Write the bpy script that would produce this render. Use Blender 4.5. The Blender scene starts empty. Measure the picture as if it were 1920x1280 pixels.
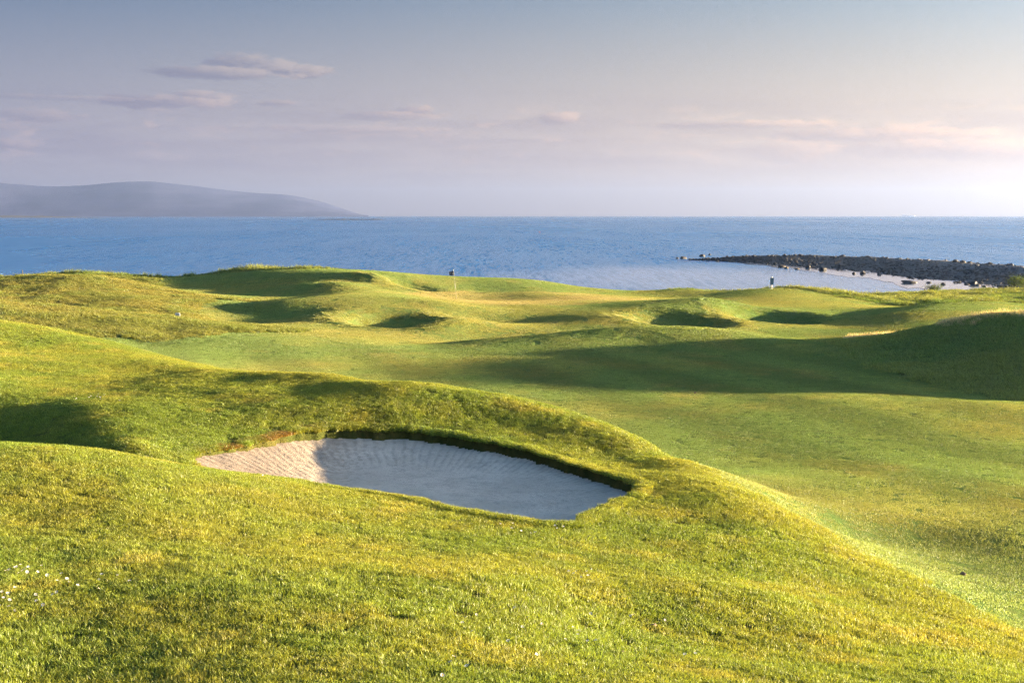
import bpy, math, random
import numpy as np
from mathutils import Vector

random.seed(7)
rng = np.random.default_rng(11)
R = math.radians
scene = bpy.context.scene
COL = scene.collection

# ------------------------------------------------------------------ camera
F = 2667.0            # focal length in pixels of a 1920 px wide picture (50 mm on full frame)
EYE = 12.0            # eye height above the sea
PITCH = math.atan((640 - 403.5) / F)
cam_d = bpy.data.cameras.new('camera')
cam_d.sensor_width = 36.0
cam_d.lens = 36.0 * F / 1920.0
cam_d.clip_start = 0.1
cam_d.clip_end = 60000
cam = bpy.data.objects.new('camera', cam_d)
COL.objects.link(cam)
cam.location = (0, 0, EYE)
cam.rotation_euler = (R(90) - PITCH, R(0.0), 0)
scene.camera = cam

# ------------------------------------------------------------------ world, sun, exposure
SUN_AZ = R(85)        # to the right of the view direction (+Y)
SUN_EL = R(4.4)
EXPOSURE = 3.78

def new_nodes(tree):
    tree.nodes.clear()
    return tree.nodes, tree.links

class NB:
    """tiny node builder"""
    def __init__(self, tree):
        self.t = tree; self.n = tree.nodes; self.l = tree.links
    def node(self, kind, **kw):
        nd = self.n.new(kind)
        for k, v in kw.items(): setattr(nd, k, v)
        return nd
    def put(self, sock, v):
        if v is None: return
        if isinstance(v, bpy.types.NodeSocket): self.l.new(v, sock)
        else:
            if hasattr(sock.default_value, '__len__'):
                v = tuple(v)
                if len(sock.default_value) == 4 and len(v) == 3: v = v + (1.0,)
            sock.default_value = v
    def math(self, op, a, b=None, c=None, clamp=False):
        nd = self.node('ShaderNodeMath', operation=op); nd.use_clamp = clamp
        self.put(nd.inputs[0], a)
        if b is not None: self.put(nd.inputs[1], b)
        if c is not None: self.put(nd.inputs[2], c)
        return nd.outputs[0]
    def vmath(self, op, a, b=None):
        nd = self.node('ShaderNodeVectorMath', operation=op)
        self.put(nd.inputs[0], a)
        if b is not None: self.put(nd.inputs[1], b)
        return nd.outputs[0]
    def smooth(self, x, lo, hi, a=0.0, b=1.0):
        nd = self.node('ShaderNodeMapRange', interpolation_type='SMOOTHSTEP')
        self.put(nd.inputs[0], x); self.put(nd.inputs[1], lo); self.put(nd.inputs[2], hi)
        self.put(nd.inputs[3], a); self.put(nd.inputs[4], b)
        return nd.outputs[0]
    def lin(self, x, lo, hi, a=0.0, b=1.0):
        nd = self.node('ShaderNodeMapRange')
        self.put(nd.inputs[0], x); self.put(nd.inputs[1], lo); self.put(nd.inputs[2], hi)
        self.put(nd.inputs[3], a); self.put(nd.inputs[4], b)
        return nd.outputs[0]
    def mix(self, f, a, b, blend='MIX'):
        nd = self.node('ShaderNodeMix', data_type='RGBA', blend_type=blend)
        self.put(nd.inputs[0], f); self.put(nd.inputs[6], a); self.put(nd.inputs[7], b)
        return nd.outputs[2]
    def noise(self, vec, scale, detail=4, rough=0.55, dist=0.0):
        nd = self.node('ShaderNodeTexNoise')
        self.put(nd.inputs['Vector'], vec)
        nd.inputs['Scale'].default_value = scale
        nd.inputs['Detail'].default_value = detail
        nd.inputs['Roughness'].default_value = rough
        nd.inputs['Distortion'].default_value = dist
        return nd.outputs[0]
    def comb(self, x, y, z=0.0):
        nd = self.node('ShaderNodeCombineXYZ')
        self.put(nd.inputs[0], x); self.put(nd.inputs[1], y); self.put(nd.inputs[2], z)
        return nd.outputs[0]
    def sep(self, v):
        nd = self.node('ShaderNodeSeparateXYZ'); self.put(nd.inputs[0], v)
        return nd.outputs
    def scale(self, v, s):
        return self.vmath('MULTIPLY', v, s)

def pix_dir(px, py):
    """azimuth to the right of +Y and elevation of a direction given in picture pixels"""
    a = (px - 960) / F; b = (640 - py) / F
    x, y, z = a, math.cos(PITCH) + b * math.sin(PITCH), -math.sin(PITCH) + b * math.cos(PITCH)
    return math.atan2(x, y), math.atan2(z, math.hypot(x, y))

def build_world():
    w = bpy.data.worlds.new('World'); scene.world = w; w.use_nodes = True
    w.cycles.sampling_method = 'MANUAL'; w.cycles.sample_map_resolution = 512
    n, l = new_nodes(w.node_tree); B = NB(w.node_tree)
    out = B.node('ShaderNodeOutputWorld'); bg = B.node('ShaderNodeBackground')
    bg.inputs['Strength'].default_value = 0.05
    sky = B.node('ShaderNodeTexSky', sky_type='NISHITA')
    sky.sun_disc = False
    sky.sun_elevation = SUN_EL
    sky.sun_rotation = SUN_AZ
    sky.altitude = 0; sky.air_density = 1.0; sky.dust_density = 1.6; sky.ozone_density = 3.0
    tc = B.node('ShaderNodeTexCoord')
    d = B.vmath('NORMALIZE', tc.outputs['Generated'])
    x, y, z = B.sep(d)
    az = B.math('ARCTAN2', x, y)
    el = B.math('ARCSINE', z)
    # hazy evening air: brighter and warmer the nearer to the low sun
    dt = B.node('ShaderNodeVectorMath', operation='DOT_PRODUCT'); B.put(dt.inputs[0], d)
    dt.inputs[1].default_value = (math.sin(SUN_AZ) * math.cos(SUN_EL), math.cos(SUN_AZ) * math.cos(SUN_EL), math.sin(SUN_EL))
    ca = dt.outputs['Value']
    glow = B.math('POWER', B.lin(ca, -1.0, 1.0), SKY['glow_pow'])
    tint = B.mix(B.smooth(ca, -0.45, 0.45), SKY['tint_far'], SKY['tint_near'])
    gain = B.lin(glow, 0, 1, SKY['g0'], SKY['g1'])
    gv = B.mix(B.smooth(el, R(10), R(60)), (1, 1, 1), SKY['top'])     # extra gain on the sky above the view, added to fill the shade
    air = B.vmath('MULTIPLY', B.vmath('MULTIPLY', tint, gv), B.comb(gain, gain, gain))
    base = B.vmath('MULTIPLY', sky.outputs[0], air)
    # lavender-pink veil over the sea in the lowest degrees
    veil = B.smooth(el, R(12.0), R(0.5))
    vcol = B.vmath('MULTIPLY', B.mix(B.smooth(ca, -0.45, 0.40), SKY['veil_far'], SKY['veil_near']), B.comb(gain, gain, gain))
    base = B.mix(B.math('MULTIPLY', veil, SKY['veil']), base, vcol)
    # clouds -------------------------------------------------------------
    uv = B.comb(az, el)
    w1 = B.math('SUBTRACT', B.noise(B.scale(uv, (38, 85, 1)), 1.0, 8, 0.60, 0.2), 0.5)
    w2 = B.math('SUBTRACT', B.noise(B.scale(uv, (130, 230, 1)), 1.0, 5, 0.6, 0.0), 0.5)
    wsum = B.math('ADD', B.math('MULTIPLY', w1, 1.8), B.math('MULTIPLY', w2, 0.9))
    dens = None; lit = None
    blobs = [  # px, py, half width, half height, density
        (410, 138, 140, 14, 1.0), (470, 124, 90, 22, 1.0), (555, 134, 85, 13, 1.0),
        (315, 191, 125, 15, 0.95), (365, 183, 65, 13, 0.8), (520, 194, 46, 7, 0.7),
        (120, 184, 230, 5, 0.4), (735, 217, 100, 9, 0.7), (778, 209, 44, 13, 0.85),
        (1040, 223, 50, 13, 0.85), (60, 217, 90, 12, 0.5), (15, 270, 60, 11, 0.7),
        (1400, 234, 200, 8, 0.7), (1650, 253, 240, 14, 0.8), (1810, 280, 250, 20, 0.75),
        (1490, 288, 90, 22, 0.45), (650, 243, 210, 8, 0.4), (2350, 250, 330, 22, 0.7), (-380, 215, 300, 20, 0.6)]
    for (px, py, hw, hh, dn) in blobs:
        a0, e0 = pix_dir(px, py)
        q = B.vmath('MULTIPLY', B.vmath('SUBTRACT', uv, (a0, e0, 0)), (F / hw, F / hh, 0))
        ln = B.node('ShaderNodeVectorMath', operation='LENGTH'); B.put(ln.inputs[0], q)
        m = B.smooth(B.math('ADD', ln.outputs['Value'], wsum), 1.12, 0.62, 0.0, dn)
        dp = B.node('ShaderNodeVectorMath', operation='DOT_PRODUCT'); B.put(dp.inputs[0], q); dp.inputs[1].default_value = (0.6, 0.5, 0)
        li = B.math('MULTIPLY', m, B.smooth(B.math('SUBTRACT', dp.outputs['Value'], B.math('ADD', w1, w2)), -0.45, 0.85))
        dens = m if dens is None else B.math('MAXIMUM', dens, m)
        lit = li if lit is None else B.math('MAXIMUM', lit, li)
    # a low sheet of streaky stratus, all round the horizon
    st = B.noise(B.scale(uv, (6, 75, 1)), 1.0, 5, 0.6, 0.4)
    band = B.math('MULTIPLY', B.smooth(el, R(0.7), R(2.0)), B.smooth(el, R(5.4), R(3.4)))
    sheet = B.math('MULTIPLY', B.smooth(st, 0.36, 0.66), band)
    st2 = B.noise(B.scale(uv, (26, 110, 1)), 1.0, 6, 0.62, 0.6)
    puffs = B.math('MULTIPLY', B.smooth(st2, 0.52, 0.72), B.math('MULTIPLY', B.smooth(el, R(1.6), R(2.6)), B.smooth(el, R(4.8), R(3.6))))
    shade_c = B.vmath('MULTIPLY', base, (0.72, 0.71, 0.82))
    lit_c = B.vmath('MULTIPLY', base, (1.5, 1.27, 1.08))
    c = B.mix(B.math('MULTIPLY', sheet, 0.5), base, shade_c)
    c = B.mix(B.math('MULTIPLY', puffs, 0.55), c, lit_c)
    cloud_c = B.mix(B.math('DIVIDE', lit, B.math('MAXIMUM', dens, 0.001)), shade_c, lit_c)
    c = B.mix(B.math('MULTIPLY', dens, 0.95), c, cloud_c)
    l.new(c, bg.inputs['Color']); l.new(bg.outputs[0], out.inputs['Surface'])
SKY = dict(top=(4.0, 3.5, 2.7), glow_pow=3.0, g0=0.206, g1=1.17, tint_far=(0.70, 0.88, 1.27), tint_near=(0.90, 0.91, 0.97),
           veil=0.85, veil_far=(3.1, 2.9, 3.7), veil_near=(3.05, 2.25, 1.75))
build_world()

sun_d = bpy.data.lights.new('sun', 'SUN')
sun_d.energy = 3.8
sun_d.angle = R(1.0)
sun_d.color = (1.0, 0.78, 0.48)
sun = bpy.data.objects.new('sun', sun_d); COL.objects.link(sun)
to_sun = Vector((math.sin(SUN_AZ) * math.cos(SUN_EL), math.cos(SUN_AZ) * math.cos(SUN_EL), math.sin(SUN_EL)))
sun.rotation_euler = to_sun.to_track_quat('Z', 'Y').to_euler()
sun.location = (40, 20, 40)

vs = scene.view_settings
scene.display_settings.display_device = 'sRGB'
vs.view_transform = 'Standard'; vs.look = 'None'; vs.gamma = 1.0
vs.use_curve_mapping = False
vs.exposure = EXPOSURE
cy = scene.cycles
cy.max_bounces = 6; cy.diffuse_bounces = 4; cy.glossy_bounces = 2; cy.transmission_bounces = 3
cy.volume_bounces = 0; cy.transparent_max_bounces = 4
cy.use_denoising = True; cy.denoising_prefilter = 'NONE'
cy.use_adaptive_sampling = True; cy.adaptive_threshold = 0.03
cy.sample_clamp_indirect = 4.0

# ------------------------------------------------------------------ terrain heights
def ray(px, py):
    a = (px - 960) / F; b = (640 - py) / F
    yy = math.cos(PITCH) + b * math.sin(PITCH)
    return a / yy, (math.sin(PITCH) - b * math.cos(PITCH)) / yy      # X/Y and drop/Y

V = [  # seen ground: picture x, picture y, distance
 # near mound
 (0,1280,9.6),(480,1280,9.6),(960,1280,9.9),(1440,1280,10.6),(1920,1280,11.6),
 (0,1100,12.2),(480,1100,12.4),(960,1100,13.3),(1440,1120,14.4),
 (0,838,21),(100,843,20.8),(200,850,20.5),(370,878,19.7),(480,900,19.2),(600,930,18.7),(750,961,18.1),(850,980,17.7),(960,998,17.3),(1060,1001,17.4),
 (240,960,16),(0,960,15.8),(600,1020,15.5),(1200,1040,16.5),(1200,1180,12.8),(1700,1230,12.7),
 (1250,930,20.4),(1300,980,18.8),(1135,968,18.7),(1150,1004,17.6),(1400,1040,17),(1600,1120,15.6),(1750,1200,13.7),
 # right flank
 (1280,865,23.9),(1360,900,22.4),(1420,930,21),(1500,975,19.6),(1600,1035,18.2),(1700,1085,17),(1800,1135,16),(1920,1190,14.9),
 # mound behind the bunker
 (1200,825,25.6),(1140,797,26.7),(1050,766,27.7),(960,745,28.3),(800,722,29.3),(640,706,30.8),(540,701,31.6),(460,698,32.8),
 (550,740,28.2),(750,750,27.3),(600,780,26.2),(750,785,26.3),(900,780,26.7),(900,808,25.8),(1000,810,25.9),(1050,832,25.1),(1130,850,24.7),(1200,880,23.3),
 (350,750,27.7),(450,760,27.0),(350,800,25.1),(450,800,25.4),(250,780,25.6),(250,840,22.9),(330,862,22.7),
 (150,760,26.9),(0,800,26.0),(0,832,25.0),(120,832,24.1),(150,800,25.0),(250,745,28.2),
 (370,868,22.8),(450,840,24),(530,815,25.1),(620,804,25.7),(700,806,25.8),(800,812,25.7),(900,827,25.1),(1000,848,24.3),(1100,878,23.0),(1160,896,22.1),(1190,908,21.5),
 (450,715,30.35),(500,716,30.0),(350,715,30.4),(600,719,29.65),(450,735,28.6),
 # left hill
 (450,697,33.5),(400,690,36),(300,668,38.5),(200,640,40.5),(100,617,42),(0,602,43.2),
 (0,700,32.2),(100,680,34.6),(200,690,34.2),(300,700,33.2),(200,735,29.2),(0,735,28.6),(0,752,27.9),(100,745,28.3),(0,650,37.6),(150,655,38),
 # fairway
 (1920,1170,16.0),(1700,1060,19.0),(1900,1100,18.3),(1900,1000,22.8),(1900,900,30.0),(1900,800,40.3),(1900,752,46),
 (1600,1000,22.3),(1600,900,29.3),(1600,800,39.8),(1600,740,47.5),(1400,900,28.3),(1400,800,40),(1400,740,48.5),
 (1200,800,40),(1200,730,50.5),(1000,730,50.5),(800,700,56),(1000,690,58),(600,690,57.5),(600,655,65),(400,660,62),(250,642,66),(400,640,67),
 (640,640,70),(640,624,76),(800,645,72),(700,665,63.5),(860,690,58.5),
 # left brown rough
 (0,567,80),(130,578,79),(250,592,78),(330,599,77),(430,611,76),(560,620,75.5),(0,600,70),(100,615,69),(200,631,67),
 (330,590,84),(0,525,105),(100,516,107),(200,522,106),(260,535,104),(330,551,101),(430,562,98),(500,568,97),
 (100,550,95),(200,565,90),(0,550,95),(300,575,88),(370,590,84),
 # coast ridge
 (0,522,130),(140,515,132),(240,518,132),(300,522,132),(380,518,132),(440,510,131),(520,506,127),(580,509,123.5),(640,511,120.5),(700,512,117.5),
 (760,518,124),(840,521,128),(960,523,130),(1020,527,132),(1080,537,133),(1160,545,134),(1240,551,134),
 (400,535,119.5),(560,530,116),(640,530,110.5),(560,550,107),(430,550,111.5),
 # hollows and mounds before the green
 (450,585,90),(560,590,88),(400,602,84),(560,607,81.5),(520,567,91.5),(600,555,95.3),(680,551,99.2),(740,550,103),
 (600,590,86.5),(680,578,89.3),(760,570,92.3),(830,569,93.5),(880,574,94.5),
 (650,612,81),(700,613.5,80.6),(760,613,80.6),(810,606,81.2),(850,597,82.6),
 # green
 (860,550,118),(855,560,113.5),(1000,550,118),(1150,556,116),(1200,562,110),(1000,574,99.5),(1100,575,98.5),(900,575,98.8),(900,545,122),
 (700,540,110.5),(690,522,117),(760,528,121),(820,541,119),(900,535,125),(1000,538,125),(1100,546,126),
 # slope before the green
 (900,600,91),(1000,600,91.2),(900,632,80.5),(1000,627,82),(1060,597,90.5),(1150,592,90),(750,628,77.5),
 # middle mound
 (740,642,72),(880,638,71.8),(960,632,71.2),(1080,621,71.8),(1180,614,71.8),(1300,614,72.2),(1400,622,73.2),(1480,634,74),(1540,641,73),
 (1000,660,66),(1200,640,69),(1200,670,62.5),(1400,650,68),(1400,690,58),(1200,700,56),(900,670,63),
 # twin bunkers
 (1180,573,97.5),(1240,563,100.5),(1330,560,101.5),(1380,566,101.5),(1440,577,101),(1500,588,98),(1560,598,95),
 (1195,583,94),(1220,578,95.3),(1260,580,95),(1300,586,94),(1340,594,92.5),(1380,604,90),(1195,592,91),(1240,604,87.5),(1300,612,85.3),(1360,612,86.5),
 (1380,573,102),(1440,581,100),(1490,590,98),(1540,601,95),(1400,594,95),(1450,604,92.3),(1540,609,91.3),
 (1450,625,84),(1550,625,84),(1600,602,95),
 # shelf on the right
 (1210,546,128),(1290,541,130),(1350,546,130),(1400,545,128),(1440,541,127),(1500,541,126),(1560,552,122),(1640,565,116),(1700,576,110),
 (1480,560,114),(1560,575,106),(1600,590,99),(1420,558,116),
 (1640,592,95),(1700,580,98),(1760,571,101),(1830,566,103),(1880,567,103),(1920,574,102),(1700,600,90),(1760,586,94),(1640,602,91.5),
 (1750,560,130),(1850,556,136),(1900,551,146),(1750,551,160),(1650,561,128),(1600,555,143),(1920,561,124),
 # right dune
 (1560,642,72),(1640,633,71),(1720,617,69),(1780,606,68),(1850,597,67),(1920,592,66),
 (1640,690,58),(1740,720,52.3),(1830,740,49),(1900,750,47.5),(1800,670,59),(1900,670,56),(1900,630,61),(1750,650,63),
]
G = [  # ground hidden behind crests or outside the picture: picture x, distance, drop below the eye
 (0,23,4.0),(200,22.4,3.95),(640,36,5.3),(900,34,5.4),(1100,31.5,5.4),(400,46,5.3),(200,52,5.3),(0,56,5.0),(1300,26,4.75),(1500,21.3,4.62),(1150,29,4.75),(800,32,4.9),
 (130,84.5,5.7),(0,86,5.4),(100,118,5.6),(250,117,5.9),
 (1100,79,6.85),(1250,79.5,6.95),(1400,80,6.95),(900,76,6.95),(1850,78,6.2),(1700,80,6.7),(1920,85,6.5),
 (1300,115,6.9),(1250,122,7.0),(1900,112,7.0),(1750,112,7.2),
 # dune running on beyond the right edge of the picture
 (2060,65,4.4),(2300,64,3.75),(2300,58,3.85),(2300,69,4.2),(2300,78,5.9),(2600,75,4.8),(2600,63,3.2),(2600,55,3.5),(2300,53,4.5),(2300,48.5,5.6),(2100,49,5.9),(2600,46,5.3),(2300,29,5.75),(2500,20,5.2),
 (2200,86,6.2),(2600,88,6.2),(2300,100,6.4),(2600,110,6.6),(2300,130,7.5),
 (-400,45,2.4),(-400,30,3.1),(-400,20,3.2),(-400,10,2.9),(-400,80,4.5),(-400,105,4.6),(-400,130,5.5),(-400,62,4.8),
 (300,6,2.75),(960,6,2.8),(1600,6,2.95),(960,4,2.4),(2300,10,4.0),(2400,13,4.75),
]
for px in (-500, -200, 100, 400, 700, 1000, 1250): G += [(px,158,10.6),(px,185,12.6),(px,240,13.5)]
for px in (1450, 1550): G += [(px,158,10.3),(px,185,12.3),(px,240,13.5)]
for px in (1700, 1850): G += [(px,190,10.6),(px,212,12.1),(px,240,13)]
for px in (2100, 2500): G += [(px,160,8.6),(px,200,10.6),(px,225,12.0),(px,240,12.8)]

cs, cl, cz = [], [], []
for (px, py, D) in V:
    s, t = ray(px, py); cs.append(s); cl.append(math.log(D)); cz.append(EYE - t * D)
for (px, D, dr) in G:
    py = 403.5 + dr / D * F
    s, t = ray(px, py); cs.append(s); cl.append(math.log(D)); cz.append(EYE - dr)
cs, cl, cz = map(np.array, (cs, cl, cz))

def tps_fit(a, b, z, lam):
    n = len(a)
    r2 = (a[:, None] - a[None]) ** 2 + (b[:, None] - b[None]) ** 2
    K = 0.5 * r2 * np.log(r2 + 1e-12) + lam * np.eye(n)
    P = np.stack([np.ones(n), a, b], 1)
    A = np.block([[K, P], [P.T, np.zeros((3, 3))]])
    return np.linalg.solve(A, np.concatenate([z, np.zeros(3)]))
KX = 1.0
W = tps_fit(cs * KX, cl, cz, 2e-5)
def tps(s, lnD):
    s = np.asarray(s, float); lnD = np.asarray(lnD, float)
    sh = s.shape; s = s.ravel() * KX; lnD = lnD.ravel()
    out = np.empty(len(s)); n = len(cs)
    for i in range(0, len(s), 20000):
        r2 = (s[i:i+20000, None] - (cs * KX)[None]) ** 2 + (lnD[i:i+20000, None] - cl[None]) ** 2
        out[i:i+20000] = (0.5 * r2 * np.log(r2 + 1e-12)) @ W[:n] + W[n] + W[n+1] * s[i:i+20000] + W[n+2] * lnD[i:i+20000]
    return out.reshape(sh)

def vnoise(x, y, seed=0):
    xi = np.floor(x).astype(np.int64); yi = np.floor(y).astype(np.int64)
    fx = x - xi; fy = y - yi
    fx = fx * fx * fx * (fx * (fx * 6 - 15) + 10); fy = fy * fy * fy * (fy * (fy * 6 - 15) + 10)
    def h(a, b):
        v = (a * 374761393 + b * 668265263 + seed * 974711) & 0xffffffff
        v = ((v ^ (v >> 13)) * 1274126177) & 0xffffffff
        return ((v ^ (v >> 16)) & 0xffff) / 65535.0
    return (h(xi, yi) * (1 - fx) + h(xi + 1, yi) * fx) * (1 - fy) + (h(xi, yi + 1) * (1 - fx) + h(xi + 1, yi + 1) * fx) * fy
def fbm(x, y, oct=4, seed=0):
    a, tot, s = 1.0, 0, 0
    for o in range(oct):
        s = s + a * (vnoise(x * 2 ** o + 17.3 * o, y * 2 ** o - 9.1 * o, seed + o) - 0.5); tot += a; a *= 0.5
    return s / tot * 2          # about -1..1

# grid in bearing and distance
S0, S1, NS = -0.52, 0.62, 520
sg = np.linspace(S0, S1, NS)
ld = np.concatenate([np.arange(math.log(4), math.log(17.8), 0.006), np.arange(math.log(17.8), math.log(27), 0.0024), np.arange(math.log(27), math.log(38), 0.0045), np.arange(math.log(38), math.log(240), 0.0066)])
ND = len(ld)
SS, LL = np.meshgrid(sg, ld)
# coarse evaluation, then cubic-free bilinear is too rough: evaluate fully
ZZ = tps(SS, LL)
DD = np.exp(LL); XX = SS * DD; YY = DD

def interp(Z, X, Y):
    X = np.asarray(X, float); Y = np.asarray(Y, float)
    s = X / Y; l = np.log(Y)
    fi = np.clip((s - S0) / (S1 - S0) * (NS - 1), 0, NS - 1.001); i = fi.astype(int); fi = fi - i
    fj = np.clip(np.interp(l, ld, np.arange(ND)), 0, ND - 1.001); j = fj.astype(int); fj = fj - j
    return (Z[j, i] * (1 - fi) + Z[j, i + 1] * fi) * (1 - fj) + (Z[j + 1, i] * (1 - fi) + Z[j + 1, i + 1] * fi) * fj

# ---- how rough the ground is: rough (near), brown rough, dune rough
RB = np.array([(-800,49),(0,43.8),(100,42.5),(200,41),(300,39),(400,36.5),(460,33.5),(540,32),(640,31.3),(800,30.1),(960,29.0),(1050,28.3),(1140,27.2),(1200,26.2),
 (1280,24.5),(1360,22.9),(1420,21.5),(1500,20.1),(1600,18.7),(1700,17.4),(1800,16.4),(1920,15.3),(2300,12)], float)
RBs = (RB[:, 0] - 960) / F
def rough_edge(s): return np.interp(s, RBs, RB[:, 1])
def poly_pd(lst): return np.array([((px - 960) / F * D, D) for px, D in lst])
def inside(poly, x, y):
    x = np.asarray(x, float); y = np.asarray(y, float); c = np.zeros(x.shape, bool)
    n = len(poly)
    for i in range(n):
        x0, y0 = poly[i]; x1, y1 = poly[(i + 1) % n]
        if y0 == y1: continue
        m = ((y0 > y) != (y1 > y)) & (x < (x1 - x0) * (y - y0) / (y1 - y0) + x0)
        c ^= m
    return c
BROWN = poly_pd([(-700,60),(0,62),(100,65.5),(180,67),(300,66.8),(420,71),(580,75.5),(450,80),(372,85),(372,92),(400,97),(500,98),(350,103),(285,109),(300,126),(330,140),(-700,140)])
DUNE = poly_pd([(1500,75),(1560,71),(1600,64),(1640,58.5),(1740,52.6),(1830,49.5),(1900,47.8),(2300,41),(3000,40),(3000,88),(1900,82),(1700,78),(1560,76)])
GREEN = poly_pd([(690,104),(740,109),(800,115),(860,121),(1000,121),(1130,121),(1230,117.5),(1240,108),(1190,103),(1080,100.3),(960,100.3),(880,100.3),(820,102.5)])
def fringe_edge(s):
    px = s * F + 960
    return np.interp(px, [-500,0,240,330,420,560,620,760,1000,1200,1240,1300,1380,1440,1500,1560,1640,1700,1800,2000,2400],
                         [118,126,128,130,129,127,129,131,136,136,131,129.5,130,127,126,121,115,112,112,114,116])

# micro relief of the ground
rough_m = np.clip((rough_edge(SS) - DD) / 1.0 + 0.5, 0, 1)
brown_m = inside(BROWN, XX, YY).astype(float)
dune_m = inside(DUNE, XX, YY).astype(float)
fr_m = np.clip((DD - fringe_edge(SS)) / 2, 0, 1)
ZZ += rough_m * (0.012 * fbm(XX * 0.9, YY * 0.9, 3, 3) + 0.009 * fbm(XX * 2.6, YY * 2.6, 3, 5))
ZZ += np.maximum(brown_m, dune_m) * (0.10 * fbm(XX * 0.45, YY * 0.45, 4, 8))
ZZ += (1 - rough_m) * 0.018 * fbm(XX * 0.22, YY * 0.22, 3, 21)
ZZ += fr_m * (0.30 * fbm(XX * 0.25, YY * 0.25, 4, 31))

# grassy hollows round the green: steep far wall, soft near side
for (px, hpx, Dc, hD, dep) in ((745, 128, 85.2, 5.2, 1.1), (1276, 122, 90.0, 5.6, 0.8), (1450, 122, 96.3, 5.2, 0.72), (768, 82, 118.5, 4.2, 0.6)):
    u = (SS - (px - 960) / F) / (hpx / F); v = (DD - Dc) / hD
    tilt = 0.35 if px > 1000 else 0.0            # the right-hand pair run nearer as they go right
    v = v + tilt * u
    r = np.sqrt(u * u + v * v); w = np.clip((1.0 - r) / 0.72, 0, 1)
    ZZ -= dep * w * w * (3 - 2 * w)
# ---- the bunker: outline on the ground, turf lip, raked bowl
OUT_PD = [(352,23.1),(392,23.6),(450,24.15),(490,24.6),(530,25.1),(575,25.45),(620,25.7),(700,25.8),(800,25.7),(900,25.1),(1000,24.3),(1100,23.0),(1160,22.1),(1196,21.4),
          (1190,20.6),(1140,19.6),(1098,18.6),(1055,18.0),(960,18.2),(850,18.8),(750,19.6),(600,20.2),(480,20.8),(410,21.6)]
def outline():
    P = poly_pd(OUT_PD); out = []
    n = len(P)
    for i in range(n):           # Catmull-Rom
        p0, p1, p2, p3 = P[i-1], P[i], P[(i+1) % n], P[(i+2) % n]
        for k in range(16):
            t = k / 16
            out.append(0.5 * ((2*p1) + (-p0+p2)*t + (2*p0-5*p1+4*p2-p3)*t*t + (-p0+3*p1-3*p2+p3)*t**3))
    out = np.array(out)
    c = out.mean(0); d = out - c; ang = np.arctan2(d[:, 1], d[:, 0])
    wob = 1 + 0.006 * np.sin(ang * 23 + 1) + 0.006 * np.sin(ang * 41) + 0.004 * np.sin(ang * 67 + 2)
    return c + d * wob[:, None]
OUT = outline()
OUTZ = interp(ZZ, OUT[:, 0], OUT[:, 1])
def bunker_dist(x, y):
    """signed distance to the sand edge (positive inside) and smoothed lip height there"""
    p = np.stack([x, y], -1).reshape(-1, 2)
    d2 = ((p[:, None, :] - OUT[None]) ** 2).sum(-1)
    d = np.sqrt(d2.min(1))
    w = 1.0 / (d2 + 0.02) ** 2
    z = (w * OUTZ).sum(1) / w.sum(1)
    ins = inside(OUT, p[:, 0], p[:, 1])
    return np.where(ins, d, -d).reshape(x.shape), z.reshape(x.shape)
FLOOR = EYE - 4.44
def sand_z(x, y):
    d, zl = bunker_dist(x, y)
    off = 0.05 + 0.09 * np.clip((x / y * F + 960 - 430) / 160, 0, 1)
    e = zl - off - 0.02 * vnoise(x * 3, y * 3, 4)
    t = np.clip(d / np.interp(x / y * F + 960, [480, 640], [3.8, 2.3]), 0, 1); t = t * (2 - t)
    fl = FLOOR + 0.02 * fbm(x * 0.8, y * 0.8, 3, 9)
    return np.where(d > 0, e + (np.minimum(fl, e) - e) * t, e), d
ZZ0 = ZZ.copy()
near = (DD > 17.5) & (DD < 27.5) & (SS > -0.26) & (SS < 0.13)
idx = np.where(near)
sz, sd = sand_z(XX[idx], YY[idx])
zn = ZZ[idx]
zn = np.where(sd > 0.03, sz - 0.12, zn)
# the turf rolls over a little at the lip
ZZ[idx] = zn
BASE_D = np.full(ZZ.shape, -9.0); BASE_D[idx] = sd

def hz(x, y): return interp(ZZ, x, y)
def hn(x, y, e=None):
    x = np.asarray(x, float); y = np.asarray(y, float)
    e = 0.012 * y if e is None else e
    dx = (interp(ZZ0, x + e, y) - interp(ZZ0, x - e, y)) / (2 * e); dy = (interp(ZZ0, x, y + e) - interp(ZZ0, x, y - e)) / (2 * e)
    n = np.stack([-dx, -dy, np.ones_like(dx)], -1)
    return n / np.linalg.norm(n, axis=-1, keepdims=True)
def at(px, py, dmin=4.0, dmax=238.0):
    """first ground point seen through a picture pixel"""
    s, t = ray(px, py)
    D = np.exp(np.linspace(math.log(dmin), math.log(dmax), 6000))
    g = hz(s * D, D); k = np.argmax(EYE - t * D <= g)
    return float(s * D[k]), float(D[k]), float(g[k])

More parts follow.
